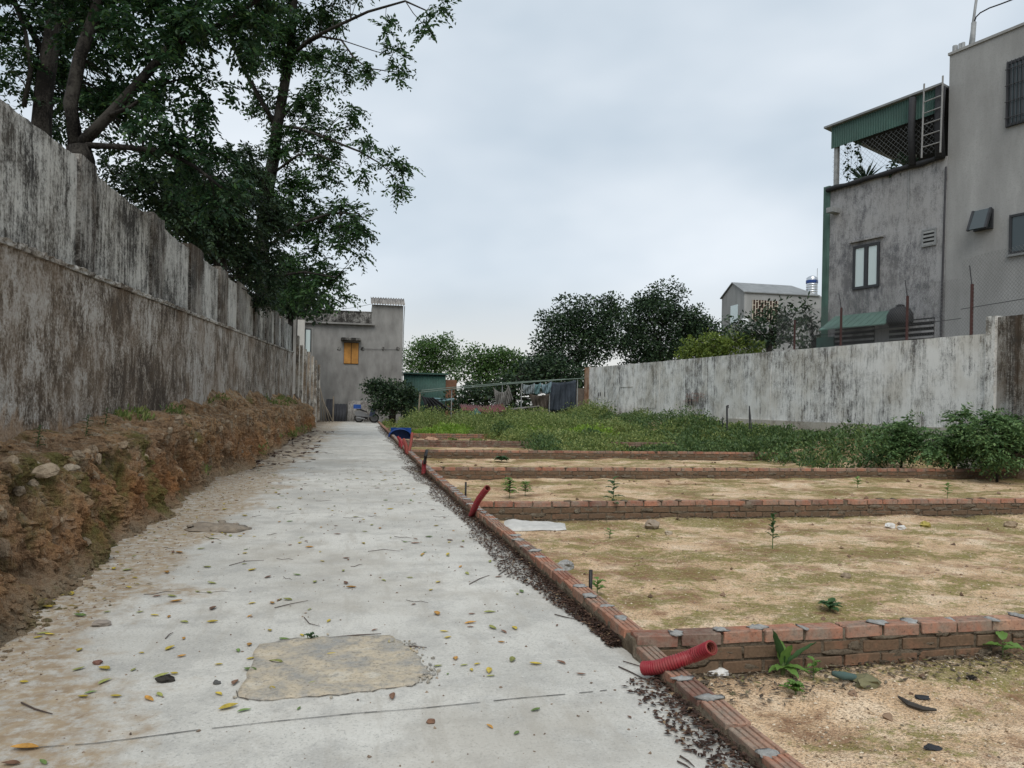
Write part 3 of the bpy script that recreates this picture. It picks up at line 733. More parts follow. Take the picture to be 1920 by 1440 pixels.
# chain-link fence on the wall
RUST = plain('rusty_steel', (0.075, 0.032, 0.028), 0.7); WIRE = plain('galvanised_wire', (0.22, 0.225, 0.22), 0.55, 0.6); DARK = plain('dark_steel', (0.05, 0.05, 0.055), 0.6, 0.3)
fence = thing('chain_link_fence', (14.12, 20, 3.2), 'chain-link mesh on rusty red posts along the top of the white wall', 'fence')
fx = 14.11
for px, y0, y1, tip in ((1490, 600, 648, 0), (1577, 577, 645, 550), (1701, 555, 636, 525), (1822, 533, 622, 498)):
    b, t = XP(px, y1, fx), XP(px, y0, fx); b.z = rtop(b.y) - .12
    p = MB().box((b + t) / 2, (0.05, 0.05, t.z - b.z)).build('post', RUST, fence)
    if tip: MB().tube([(t.x, t.y, t.z), XP(px - 4, tip, fx)], 0.012, 5).build('rod', DARK, p)
def netting(poly_top, y0, y1, zb, sp=0.066, r=0.0036, x=fx):
    """diagonal wires, clipped between zb(y) and poly_top(y)"""
    q = []
    for sgn in (1, -1):
        c = -8.0
        while c < abs(y1 - y0) + 8:
            pts = []
            for i in range(121):
                z = 2.4 + i * 0.03
                y = y0 - sgn * 0 - (c + sgn * (z - 3.0))
                if y1 <= y <= y0 and zb(y) <= z <= poly_top(y): pts.append((y, z))
            if len(pts) > 1:
                (ya, za), (yb_, zb_) = pts[0], pts[-1]
                dx = 0.004 * sgn
                q.append([(x + dx, ya - r, za), (x + dx, ya + r, za), (x + dx, yb_ + r, zb_), (x + dx, yb_ - r, zb_)])
                q.append([(x + dx - r, ya, za), (x + dx + r, ya, za), (x + dx + r, yb_, zb_), (x + dx - r, yb_, zb_)])
            c += sp * 1.414
    return q
ymid = XP(1822, 540, fx).y
q = netting(lambda y: 5.0 - 0.02 * (y - 14), 15.4, 11.0, lambda y: 3.1) + netting(lambda y: 4.55 + 0.05 * math.sin(y * 2), 23.5, 15.4, lambda y: rtop(y)) 
tag(link('mesh_panel', quads_mesh('mesh_panel', np.array(q) - np.array(fence.location), WIRE), fence), kind='stuff')
mb = MB()
for y0, y1, z in ((23.5, 15.4, 3.55), (15.4, 11.0, 3.75)): mb.tube([(fx, y0, z + rtop(y0) - 3.1), (fx, (y0 + y1) / 2, z + .04), (fx, y1, z)], 0.008, 5)
mb.build('tension_wire', DARK, fence)

# ================================================================== BUILDINGS behind the white wall
BA, BB = D(1778, 400, 20.5), D(1555, 400, 23.9)
fu = Vector((BA.x - BB.x, BA.y - BB.y, 0)).normalized()           # along the facade towards the camera
fn = Vector((fu.y, -fu.x, 0))
if fn.x > 0: fn = -fn                                              # outwards, towards the path
B0 = Vector((BB.x, BB.y, 0))
def fuv(px, py, off=0.0):
    v = ray(px, py); o = B0 + fn * off
    t = (o - EYEP).dot(fn) / v.dot(fn); p = EYEP + v * t
    return (p - o).dot(fu), p.z
def FP(u, z, n=0.0): return B0 + fu * u + fn * n + UP * z
FR = Matrix((fu, fn, UP)).transposed()
def fbox(mb, u0, u1, z0, z1, n0, n1): return mb.box(FP((u0 + u1) / 2, (z0 + z1) / 2, (n0 + n1) / 2), (abs(u1 - u0), abs(n1 - n0), abs(z1 - z0)), FR)
def frect(mb, xa, ya, xb, yb_, n0, n1):
    u0, z0 = fuv(xa, ya); u1, z1 = fuv(xb, yb_); return fbox(mb, u0, u1, z0, z1, n0, n1)

def render_mat(name, c, dark, amt, axis='y', zs=0.35):
    m = Mat(name, 0.93, 0.15)
    a, b, g = m.noise(1.3, 6, 0.62, m.map((1.6, 1.6, zs))), m.noise(0.5, 5, 0.6), m.noise(26, 4, 0.7)
    f = m.math('ADD', m.math('MULTIPLY', a, 0.6), m.math('MULTIPLY', b, 0.4))
    q = m.ramp(f, [(0.5 - amt * .3, dark), (0.5 + .06, c), (0.70, tuple(min(1, x * 1.22) for x in c))])
    q = m.mix(m.ramp(g, [(0.3, 0.35), (0.5, 0.0)]), q, tuple(x * .55 for x in c))
    m.color(q); m.bump(m.math('ADD', g, a), 0.3, 0.012)
    return m.done()
GREYW = render_mat('grey_cement_render', (0.305, 0.308, 0.302), (0.25, 0.252, 0.247), 0.35)
OLDW = streaky('old_cement_render', 'y', (0.32, 0.322, 0.325), (0.205, 0.207, 0.213), (0.115, 0.117, 0.124), 0.485, (0.26, 0.25, 0.235), 0.25, 0.22, 1.8)
def corrug(name, c, rough=0.5): return plain(name, c, rough, 0.0, 0.22, 2.0, 0.4)
GREEN = corrug('green_sheet_metal', (0.03, 0.082, 0.066)); GREEN2 = corrug('pale_green_sheet', (0.085, 0.155, 0.13)); ROOFW = corrug('grey_roof_sheet', (0.20, 0.21, 0.212))
FRAME = plain('dark_window_frame', (0.03, 0.032, 0.036), 0.5); BLACKT = plain('black_tarpaulin_and_shade', (0.022, 0.023, 0.026), 0.75)
m = Mat('window_glass', 0.06, 0.6); m.color((0.04, 0.055, 0.06)); m.b.inputs['Metallic'].default_value = 0.0; GLASS = m.done()
m = Mat('coated_glass', 0.25, 0.6); m.color((0.55, 0.64, 0.64)); m.b.inputs['Metallic'].default_value = 0.2; MIRROR = m.done()
def window_f(parent, xa, ya, xb, yb_, panes, glass, fr=0.055, name='window'):
    u0, z1 = fuv(xa, ya); u1, z0 = fuv(xb, yb_)
    mb = MB()
    fbox(mb, u0, u1, z1 - fr, z1, -.03, .045); fbox(mb, u0, u1, z0, z0 + fr, -.03, .045)
    cuts = [u0 + (u1 - u0) * k / panes for k in range(panes + 1)]
    for k, c in enumerate(cuts):
        a, b = (c, c + fr) if k == 0 else ((c - fr, c) if k == panes else (c - fr * .75, c + fr * .75))
        fbox(mb, a, b, z0 + fr + .001, z1 - fr - .001, -.03, .043)
    w = mb.build(name, FRAME, parent)
    for k in range(panes):
        fbox(MB(), 0, 1, 0, 1, 0, 1)
        g = MB(); fbox(g, cuts[k] + fr, cuts[k + 1] - fr, z0 + fr + .002, z1 - fr - .002, .005, .017); g.build('pane', glass, w)
    return u0, u1, z0, z1, w

gb = thing('grey_building', FP(5, 0, -3), 'tall plain grey cement-rendered building at the right edge of the view', 'building')
uE, zT = fuv(1780, 104)
mb = MB(); fbox(mb, uE, uE + 7.5, -0.4, zT, -7.0, -0.02); mb.build('wall', GREYW, gb)
mb = MB(); fbox(mb, uE - .03, uE + 7.53, zT, zT + .07, -7.03, .02); mb.build('coping', GREYW, gb)
ua, ub, za, zb, w = window_f(gb, 1889, 118, 1952, 220, 1, GLASS, .07, 'barred_window')
for k in range(9): 
    u = ua + (ub - ua) * (k + .5) / 9; MB().tube([FP(u, za, .075), FP(u, zb, .075)], .012, 5).build('bar', DARK, w)
for k in range(4):
    z = za + (zb - za) * (k + .5) / 4; MB().tube([FP(ua, z, .09), FP(ub, z, .09)], .012, 5).build('bar', DARK, w)
ua, ub, za, zb, w = window_f(gb, 1827, 399, 1862, 428, 1, GLASS, .05, 'awning_window')
s = MB(); s.hexa([FP(ua, za - .02, .30), FP(ub, za - .02, .30), FP(ub, za, .33), FP(ua, za, .33)], [FP(ua, zb, .05), FP(ub, zb, .05), FP(ub, zb + .02, .09), FP(ua, zb + .02, .09)]); s.build('open_sash', GLASS, w)
for a, b in ((ua - .01, ua + .05), (ub - .05, ub + .01)):
    MB().hexa([FP(a, za - .03, .28), FP(b, za - .03, .28), FP(b, za - .01, .345), FP(a, za - .01, .345)], [FP(a, zb, .05), FP(b, zb, .05), FP(b, zb + .03, .11), FP(a, zb + .03, .11)]).build('sash_rail', FRAME, w)
ua, ub, za, zb, w = window_f(gb, 1894, 404, 1960, 467, 1, GLASS, .06)
mb = MB(); fbox(mb, ua - .05, ub + .05, za - .06, za - .003, -.02, .06); mb.build('sill', ROOFW, w)
PIPE = plain('grey_plastic_pipe', (0.26, 0.27, 0.27), 0.5)
for k, (px, yt, r) in enumerate(((1791, 86, .07), (1801, 82, .05), (1806, 80, .05))):
    u, z = fuv(px, yt, -.25); o = MB().tube([FP(u, zT - .2, -.25), FP(u, z, -.25)], r, 10).build('vent_pipe', PIPE, None, True, FP(u, zT, -.25))
    tag(o, 'short grey vent pipe on the grey building roof, %s from its corner' % ('first', 'second', 'third')[k], 'pipe', 'vent pipes on the roof')
pl = thing('antenna_mast', FP(*fuv(1822, 84, -.3), -.3), 'thin leaning mast clamped to a grey stub post on the grey building roof', 'mast')
u, z = fuv(1826, 42, -.3); MB().tube([FP(u - .05, zT - .2, -.3), FP(u, z, -.3)], .065, 10).build('stub_post', PIPE, pl, True)
u0, _ = fuv(1817, 84, -.34); u1, z1 = fuv(1834, -25, -.34); MB().tube([FP(u0, zT, -.34), FP(u1, z1, -.34)], .035, 8).build('mast', PIPE, pl, True)
pts = [(1826, 44), (1830, 32), (1838, 24), (1855, 15), (1875, 8), (1896, 0), (1925, -12)]
c = MB().tube([FP(*fuv(x, y, -.28), -.28) for x, y in pts], .018, 6).build('roof_cable', BLACKT, None, True, FP(*fuv(1826, 44, -.28), -.28))
tag(c, 'thick black cable curving from the stub post up to the right', 'cable')

ob = thing('weathered_building', FP(2, 0, -3), 'weathered two-storey cement building with a rooftop terrace under a green awning', 'building')
u0, zp0 = fuv(1560, 356); zp = 0.5 * (zp0 + fuv(1770, 292)[1])
mb = MB(); fbox(mb, 0.03, uE - .004, -0.4, zp, -6.5, 0.0); mb.build('wall', OLDW, ob)
mb = MB(); fbox(mb, -.22, .02, 3.6, zp + .12, -0.55, .02)
for k in range(5): fbox(mb, -.20 + .045 * k, -.185 + .045 * k, 3.6, zp + .12, .021, .045)
mb.build('edge_cladding', GREEN2, ob)
mb = MB(); fbox(mb, -.30, .35, 2.9, 3.62, -.5, .12); mb.build('gutter_box', GREEN, ob)
mb = MB()
zr = [zp + .10 + .015 * math.sin(k * 1.9) for k in range(12)]
mb.tube([FP(-.05 + (uE + .0) * k / 11, zr[k] - .12, .08) for k in range(12)], [.075 + .012 * math.sin(k * 2.3) for k in range(12)], 9); mb.build('rolled_tarpaulin', BLACKT, ob, True)
window_f(ob, 1601, 463, 1649, 537, 2, MIRROR, .08)
uL, zL = fuv(1598, 460); uR, _ = fuv(1652, 455)
mb = MB(); fbox(mb, uL - .05, uR + .1, zL + .06, zL + .12, -.01, .10); mb.build('window_hood', OLDW, ob)
ua, ub, za, zb, w = window_f(ob, 1730, 432, 1756, 459, 1, BLACKT, .045, 'vent_opening')
w.data.materials[0] = ROOFW
for k in range(4): 
    z = za + (zb - za) * (k + .6) / 4.4; mb = MB(); fbox(mb, ua + .05, ub - .05, z - .03, z + .03, .02, .05); mb.build('louvre', PIPE, w)
mb = MB(); frect(mb, 1563, 393, 1575, 399, .0, .35); mb.build('wall_spout', PIPE, ob)
mb = MB(); mb.tube([FP(uE - .03, 1.5, .02), FP(uE - .06, 4, .03), FP(uE - .02, zp - .3, .02)], .025, 6); mb.build('wall_crack_pipe', DARK, ob)
u, _ = fuv(1705, 330); mb = MB(); fbox(mb, u - .012, u + .012, zp - 1.2, zp - .05, .0, .02); mb.build('rain_strip', PIPE, ob)
# terrace awning
za0, zb0 = fuv(1563, 248)[1], fuv(1563, 290)[1]
za1, zb1 = fuv(1775, 152)[1], fuv(1770, 199)[1]
zt_, zb_ = (za0 + za1) / 2, (zb0 + zb1) / 2
uS, uF = fuv(1563, 248)[0], uE - .06
mb = MB(); nr = 44
P_ = []
for i in range(nr * 4 + 1):
    u = uS + (uF - uS) * i / (nr * 4); d = (0, .025, .025, 0)[i % 4]; P_.append((u, d))
st = [FP(u, z, .10 + d + t) for t in (0, -.012) for u, d in P_ for z in (zb_, zt_)]; n2 = len(P_) * 2
mb.add(st, [(2 * i, 2 * i + 2, 2 * i + 3, 2 * i + 1) for i in range(len(P_) - 1)] + [(n2 + 2 * i, n2 + 2 * i + 1, n2 + 2 * i + 3, n2 + 2 * i + 2) for i in range(len(P_) - 1)])
mb.build('awning_fascia', GREEN, ob)
mb = MB(); mb.hexa([FP(uS - .2, zt_ + .0, .22), FP(uF, zt_, .22), FP(uF, zt_ - .75, -6.0), FP(uS - .2, zt_ - .75, -6.0)], [FP(uS - .2, zt_ + .06, .22), FP(uF, zt_ + .06, .22), FP(uF, zt_ - .69, -6.0), FP(uS - .2, zt_ - .69, -6.0)]); mb.build('awning_roof', ROOFW, ob)
mb = MB(); mb.hexa([FP(uS + .02, zt_ - .06, .05), FP(uF - .02, zt_ - .06, .05), FP(uF - .02, zt_ - .80, -5.9), FP(uS + .02, zt_ - .80, -5.9)], [FP(uS + .02, zt_ - .03, .05), FP(uF - .02, zt_ - .03, .05), FP(uF - .02, zt_ - .77, -5.9), FP(uS + .02, zt_ - .77, -5.9)]); mb.build('awning_underside_shade', BLACKT, ob)  # black sheet painting in the shade on the underside of the awning roof
mb = MB(); fbox(mb, uS + 1.6, uF, zp, zt_ - .81, -4.2, -4.0); mb.build('terrace_back_shade', BLACKT, ob)  # added black sheet, stands in for the shaded depth of the terrace
for px in (1569,): 
    u, _ = fuv(px, 320); mb = MB(); fbox(mb, u - .06, u + .06, zp, zb_ + .1, -.05, .07); mb.build('awning_post', PIPE, ob)
for px, r in ((1719, .10), (1771, .13)):
    u, _ = fuv(px, 240); MB().tube([FP(u, zp - .05, .17), FP(u - .04, (zp + zt_) / 2, .19), FP(u - .02, zt_ - .06, .18)], [r, r * .9, r], 9).build('rolled_screen', BLACKT, ob, True)
q = []; sp = .11
for sgn in (1, -1):
    c = -4.0
    while c < 9:
        a = [(c + sgn * t * .05, zp + t * .05) for t in range(40)]; a = [(u, z) for u, z in a if uS < u < uF and zp + .15 < z < zb_]
        if len(a) > 1:
            (ua_, z0_), (ub_, z1_) = a[0], a[-1]; r = .004
            q.append([FP(ua_ - r, z0_, .03), FP(ua_ + r, z0_, .03), FP(ub_ + r, z1_, .03), FP(ub_ - r, z1_, .03)])
        c += sp * 1.41
tag(link('terrace_mesh', quads_mesh('terrace_mesh', np.array([[tuple(p - ob.location) for p in r] for r in q]), WIRE), ob), kind='stuff')
TPOT = plain('pale_pot', (0.36, 0.38, 0.30), .8)
LEAF_T = leaf_mat('leaves_terrace', [(0.0, (0.012, 0.03, 0.016)), (1.0, (0.035, 0.07, 0.03))], .25)
rngP = np.random.default_rng(8)
c = FP(*fuv(1622, 338, -.4), -.4); sp_ = thing('spiky_pot_plant', c, 'dark spiky plant behind the wire mesh of the roof terrace', 'plant')
n = 46; a_, e_ = rngP.uniform(0, 6.28, n), rngP.uniform(.2, 1.3, n); d_ = np.stack([np.cos(a_) * np.cos(e_), np.sin(a_) * np.cos(e_), np.sin(e_)], -1)
link('leaves', quads_mesh('leaves', leaf_quads(np.zeros((n, 3)), .62, rngP, .5, .05, d_ * 4, 0), LEAF_T), sp_)
MB().lathe(c - Vector((0, 0, .30)), [(.12, 0), (.17, .28), (.18, .3), (.02, .29)], 12).build('pot', TPOT, sp_)
c = FP(fuv(1587, 350, .0)[0], zp + .1, .0); vn = thing('climbing_vine', c, 'leafy vine climbing the wire mesh at the terrace corner', 'vine')
vp = np.array([[fu[i] * u for i in range(3)] for u in rngP.choice([.0, .12, .34, .46], 150) + rngP.normal(0, .04, 150)]); vp[:, 2] += rngP.uniform(0, 1.25, 150); vp += np.array(fn) * .03
link('leaves', quads_mesh('leaves', leaf_quads(vp, .10, rngP, .2, .4), LEAF_T), vn)
for u in (.0, .12, .34, .46): MB().tube([c + fu * u, c + fu * (u + .04) + UP * .6, c + fu * u + UP * 1.25], .006, 4).build('stem', BLACKT, vn)
c = FP(*fuv(1694, 315, -.3), -.3); sp2 = thing('terrace_bush', c, 'dark bushy plant in a pale pot beside the rolled screen', 'plant')
q_ = unit_(rngP.normal(0, 1, (260, 3))) * (rngP.uniform(0, 1, 260) ** .4)[:, None] * np.array([.42, .42, .38])
link('leaves', quads_mesh('leaves', leaf_quads(q_, .12, rngP, .5, .3, unit_(q_)), LEAF_T), sp2)
pc_ = FP(fuv(1713, 292)[0], zp + .06, .05); MB().lathe(pc_, [(.07, 0), (.10, .2), (.105, .22), (.02, .21)], 12).build('pot', TPOT, sp2)
lad = thing('steel_ladder', FP(fuv(1746, 290)[0], zp, .35), 'grey steel ladder standing against the green terrace awning', 'ladder')
LADM = plain('ladder_steel', (0.25, 0.25, 0.245), 0.5)
la, lb = [FP(*fuv(x, y, .34), .34) for x, y in ((1728, 296), (1733, 157))], [FP(*fuv(x, y, .34), .34) for x, y in ((1763, 286), (1768, 142))]
for p in (la, lb): MB().tube(p, .024, 7).build('rail', LADM, lad)
for k in range(6): t = .14 + k * .152; MB().tube([la[0].lerp(la[1], t), lb[0].lerp(lb[1], t)], .016, 6).build('rung', LADM, lad)
# lean-to between the building and the wall
lt = thing('lean_to_roof', FP(1.5, 3.2, .3), 'low green metal lean-to roof at the foot of the weathered building', 'roof')
u0, z0 = fuv(1566, 612); u1, z1 = fuv(1692, 578); zz = (z0 + z1) / 2
mb = MB(); n = 10
for k in range(n):
    a, b = u0 + (u1 - u0) * k / n, u0 + (u1 - u0) * (k + 1) / n - .02
    mb.hexa([FP(a, zz - .35, .75), FP(b, zz - .35, .75), FP(b, zz + .12, .01), FP(a, zz + .12, .01)], [FP(a, zz - .32, .75), FP(b, zz - .32, .75), FP(b, zz + .15, .01), FP(a, zz + .15, .01)])
mb.build('roof_sheet', GREEN2, lt)
for xa, ya, xb, yb_ in ((1566, 618, 1640, 640), (1668, 603, 1752, 626)):
    u0, z1 = fuv(xa, ya); u1, z0 = fuv(xb, yb_); z0, z1 = min(z0, z1) - .15, max(z0, z1)
    mb = MB(); fbox(mb, u0, u1, z0, z1, .003, .02); g = mb.build('vent_back', BLACKT, ob)
    for k in range(4): z = z0 + (z1 - z0) * (k + .5) / 4; mb = MB(); fbox(mb, u0, u1, z - .03, z + .03, .03, .07); mb.build('vent_slat', OLDW, g)
tk = thing('black_water_tank', FP(fuv(1706, 590)[0], zz, .5), 'black plastic water tank wrapped in sheeting behind the rusty fence posts', 'water tank')
c = FP(fuv(1706, 590)[0], fuv(1706, 605)[1] - .1, .45); MB().lathe(c, [(.30, 0), (.35, .1), (.34, .3), (.27, .45), (.10, .52)], 16).build('tank_body', BLACKT, tk, True); MB().lathe(c + Vector((0, 0, .50)), [(.11, 0), (.12, .06), (.05, .09)], 12).build('cap', BLACKT, tk)

# the house with the gabled roof and steel tank further off
HY = 52.0
gh = thing('gabled_house', YP(1460, 640, HY), 'grey house with a gabled metal roof and a lattice vent, beyond the shrubs', 'house')
c0, c1 = YP(1396, 548, HY), YP(1545, 553, HY)
HX0, HX1, HE = c0.x, c1.x + 4, c0.z
dep = 3.6; ridge = YP(1376, 531, HY + dep / 2).z
mb = MB(); mb.box(((HX0 + HX1) / 2, HY + dep / 2, HE / 2), (HX1 - HX0, dep, HE)); mb.add([(HX0, HY, HE), (HX0, HY + dep, HE), (HX0, HY + dep / 2, ridge - .03)], [(0, 2, 1)]); mb.build('wall', GREYW, gh)
RX1 = YP(1484, 535, HY + dep / 2).x
mb = MB()
for s in (0, 1):
    ye = HY - .12 if s == 0 else HY + dep + .12; yr = HY + dep / 2
    mb.hexa([(HX0 - .12, ye, HE - .02), (RX1 + 1.3, ye, HE - .02), (RX1, yr, ridge), (HX0 - .12, yr, ridge)], [(HX0 - .12, ye, HE + .05), (RX1 + 1.3, ye, HE + .05), (RX1, yr, ridge + .07), (HX0 - .12, yr, ridge + .07)])
mb.build('roof', ROOFW, gh)
WHT = plain('white_lattice', (0.52, 0.46, 0.38), 0.85)
a, b = YP(1411, 562, HY - .02), YP(1457, 604, HY - .02)
mb = MB().box(((a.x + b.x) / 2, HY - .015, (a.z + b.z) / 2), (b.x - a.x, .03, a.z - b.z)); lv = mb.build('lattice_vent', plain('vent_dark', (0.04, 0.018, 0.012), 0.9), gh)
for k in range(10): x = a.x + (b.x - a.x) * k / 9; MB().box((x, HY - .06, (a.z + b.z) / 2), (.055, .05, a.z - b.z)).build('lattice_bar', WHT, lv)
for r_ in range(6):
    for k in range(9):
        if (r_ + k) % 2 == 0: x = a.x + (b.x - a.x) * (k + .5) / 9; z = b.z + (a.z - b.z) * (r_ + .5) / 6; MB().box((x, HY - .058, z), ((b.x - a.x) / 9 - .06, .045, .055)).build('lattice_block', WHT, lv)
v0, v1 = XP(1370, 574, HX0 - .012), XP(1383, 604, HX0 - .012)
mb = MB().box((HX0 - .012, (v0.y + v1.y) / 2, (v0.z + v1.z) / 2), (.02, abs(v0.y - v1.y), abs(v0.z - v1.z))); mb.build('gable_opening', MIRROR, gh)
STEEL = plain('stainless_steel', (0.62, 0.63, 0.64), 0.25, 1.0, 0.1); BLUE = plain('blue_band', (0.015, 0.05, 0.20), 0.5)
wt = thing('steel_water_tank', YP(1522, 551, HY + .8), 'stainless steel water tank with a blue band on the house roof', 'water tank')
b = YP(1522, 551, HY + .8); b.z = HE + .06; t = YP(1522, 517, HY + .8); hh = t.z - b.z; pr = [(.42, 0)]
for k in range(8): pr += [(.44, hh * (.04 + k * .11)), (.41, hh * (.07 + k * .11)), (.44, hh * (.11 + k * .11))]
MB().lathe(b, pr + [(.25, hh * .97), (.1, hh)], 20).build('tank_shell', STEEL, wt, True)
MB().lathe(b + Vector((0, 0, hh * .63)), [(.445, 0), (.452, hh * .02), (.452, hh * .13), (.445, hh * .15)], 20).build('band', BLUE, wt, True)
MB().tube([b + Vector((.1, -.5, 0)), b + Vector((.12, -.5, hh + .5))], .02, 5).build('vent_pipe', PIPE, wt)
dish = YP(1396, 596, 46); d_ = thing('white_roof_tank', dish, 'small white round tank lid showing above the dark shrubs', 'tank')
MB().lathe(dish - Vector((0, 0, 1.2)), [(.28, 0), (.29, .9), (.26, 1.05), (.16, 1.15)], 16).build('shell', plain('white_plastic', (0.6, 0.62, 0.62), 0.5), d_, True)
MB().lathe(dish - Vector((0, 0, .04)), [(.17, 0), (.17, .05)], 14).build('lid', PIPE, d_, True)

# ================================================================== HOUSE at the end of the path
HOUSEW = render_mat('house_cement', (0.255, 0.25, 0.238), (0.155, 0.15, 0.142), 0.5, 'x', 0.6)
PARA = streaky('stained_parapet', 'x', (0.34, 0.33, 0.31), (0.14, 0.135, 0.125), (0.035, 0.033, 0.03), 0.56, None, 0, 0.6, 2.0)
EY = 50.0
eh = thing('end_house', (0, EY, 0), 'grey cement house with yellow shutters closing the end of the path', 'house')
x0, x1 = -5.2, YP(755, 640, EY).x
zc = YP(650, 608, EY).z; xt = YP(697, 600, EY).x; zp_ = YP(640, 584, EY).z; ztw = YP(726, 572, EY).z; zrt = YP(726, 556, EY).z
MB().box(((x0 + x1) / 2, EY + 4, zc / 2 - .1), (x1 - x0, 8, zc + .2)).build('wall', HOUSEW, eh)
MB().box(((x0 + xt) / 2 + .1, EY - .03, zc + .03), (xt - x0 + .2, .5, .10)).build('cornice', HOUSEW, eh)
MB().box(((x0 + xt) / 2, EY + .12, (zc + .085 + zp_) / 2), (xt - x0 - .01, .22, zp_ - zc - .085)).build('parapet', PARA, eh)
MB().box(((x0 + xt) / 2, EY + .12, zp_ + .035), (xt - x0 + .03, .30, .066)).build('parapet_coping', PARA, eh)
MB().box(((xt + x1) / 2, EY + 1.5, (zc + ztw) / 2), (x1 - xt, 3.0, ztw - zc)).build('stair_tower', HOUSEW, eh)
FIBRO = streaky('fibre_cement_sheet', 'x', (0.30, 0.285, 0.265), (0.18, 0.17, 0.158), (0.09, 0.08, 0.075), 0.48, None, 0, 0.8, 3)
def wavy(name, a, b, du, mat, parent, waves, amp, thick=0.012, per=6):
    """corrugated sheet: a,b ends of the lower edge, du the slope vector up the sheet"""
    a, b, du = Vector(a), Vector(b), Vector(du); nrm = (b - a).cross(du).normalized(); n = waves * per; vs = []
    for t in (0, 1):
        for i in range(n + 1):
            p = a.lerp(b, i / n) + nrm * (amp * math.cos(2 * math.pi * i / per) - t * thick)
            vs += [p, p + du]
    k = 2 * (n + 1)
    fs = [(2 * i, 2 * i + 2, 2 * i + 3, 2 * i + 1) for i in range(n)] + [(k + 2 * i, k + 2 * i + 1, k + 2 * i + 3, k + 2 * i + 2) for i in range(n)]
    fs += [(2 * i, k + 2 * i, k + 2 * i + 2, 2 * i + 2) for i in range(n)] + [(2 * i + 1, 2 * i + 3, k + 2 * i + 3, k + 2 * i + 1) for i in range(n)]
    return MB().add(vs, fs).build(name, mat, parent, True, None if parent is not None else a)
wavy('tower_roof', (xt - .08, EY - .25, ztw + .02), (x1 + .1, EY - .25, ztw + .02), (0, 1.7, zrt - ztw + .08), FIBRO, eh, 13, .045)
a, b = YP(645, 642, EY), YP(672, 683, EY)
WOOD = plain('yellow_wood', (0.42, 0.20, 0.045), 0.7, 0, 0.25, 3); WOODB = plain('brown_gap', (0.10, 0.05, 0.02), 0.8)
sh = MB().box(((a.x + b.x) / 2, EY - .015, (a.z + b.z) / 2), (b.x - a.x, .03, a.z - b.z)).build('window', WOODB, eh)
for k in range(2):
    xa = a.x + (b.x - a.x) * (.5 * k) + .025; xb = a.x + (b.x - a.x) * (.5 * k + .5) - .025
    MB().box(((xa + xb) / 2, EY - .05, (a.z + b.z) / 2), (xb - xa, .04, a.z - b.z - .06)).build('shutter', WOOD, sh)
    for j in range(4): x = xa + (xb - xa) * (j + .5) / 4; MB().box((x, EY - .075, (a.z + b.z) / 2), ((xb - xa) / 4 - .012, .012, a.z - b.z - .14)).build('shutter_board', WOOD, sh)
p = YP(658, 638, EY); MB().box((p.x, EY - .28, p.z + .02), (1.28, .56, .12)).build('window_canopy', PARA, eh)
MB().box((p.x, EY - .25, p.z + .105), (1.20, .5, .05)).build('canopy_moss', PARA, eh)
for px in (636, 680, 719, 746):
    p = YP(px, 654, EY); MB().blob((p.x, EY, p.z), (.13, .05, .13), px, 8, 5, .25).build('bracket_hole', PARA, eh)
MB().tube([YP(680, 654, EY - .06), YP(719, 655, EY - .05), YP(746, 655, EY - .06)], .012, 5).build('wall_cable', DARK, eh)
MB().tube([(x1 + .05, EY + .1, 0), (x1 + .05, EY + .1, zc), (x1 + .09, EY + .1, ztw)], .03, 6).build('downpipe', PIPE, eh)
# white neighbour half hidden by the tree
nh = thing('white_house', (-4, 44, 0), 'white house corner with a dark framed window behind the concrete fence posts', 'house')
NY = 44.0; a, b = YP(556, 600, NY), YP(584, 665, NY)
WHITE = render_mat('white_paint', (0.48, 0.47, 0.44), (0.33, 0.32, 0.30), 0.4)
MB().box((a.x - 3.2, NY + 2, a.z / 2 + .1), (6.4, 4, a.z + .2)).build('wall', HOUSEW, nh)
p0, p1 = YP(559, 592, NY), YP(571, 664, NY); MB().box(((p0.x + p1.x) / 2, NY - .12, a.z / 2), (p1.x - p0.x, .24, a.z)).build('pilaster', WHITE, nh)
MB().box(((p1.x + b.x) / 2 + .02, NY + .15, a.z / 2 - .2), (b.x - p1.x + .1, .3, a.z - .4)).build('side_wall', HOUSEW, nh)
w0, w1 = YP(572, 616, NY), YP(583, 662, NY)
wd = MB().box(((w0.x + w1.x) / 2, NY - .03, (w0.z + w1.z) / 2), (w1.x - w0.x, .06, w0.z - w1.z)).build('window', FRAME, nh)
MB().box(((w0.x + w1.x) / 2, NY - .07, (w0.z + w1.z) / 2), (w1.x - w0.x - .10, .02, w0.z - w1.z - .14)).build('pane', MIRROR, wd)
r0, r1, r2 = YP(515, 586, NY), YP(560, 570, NY), YP(588, 596, NY)
MB().hexa([(r0.x - 2, NY - .5, r0.z), (r1.x, NY - .5, r1.z), (r1.x, NY + 4, r1.z), (r0.x - 2, NY + 4, r0.z)], [(r0.x - 2, NY - .5, r0.z + .12), (r1.x, NY - .5, r1.z + .12), (r1.x, NY + 4, r1.z + .12), (r0.x - 2, NY + 4, r0.z + .12)]).build('roof', FIBRO, nh)
MB().hexa([(r1.x + .002, NY - .5, r1.z), (r2.x, NY - .5, r2.z), (r2.x, NY + 4, r2.z), (r1.x + .002, NY + 4, r1.z)], [(r1.x + .002, NY - .5, r1.z + .12), (r2.x, NY - .5, r2.z + .12), (r2.x, NY + 4, r2.z + .12), (r1.x + .002, NY + 4, r1.z + .12)]).build('roof', FIBRO, nh)
# overhead wire from the tree to the stair tower
tag(MB().tube([YP(640, 580, EY - .5), YP(668, 576, EY - .6), YP(697, 570, EY - .5)], .012, 4).build('overhead_wire', DARK, None, False, YP(640, 580, EY - .5)), 'thin overhead wire running to the stair tower of the end house', 'wire')
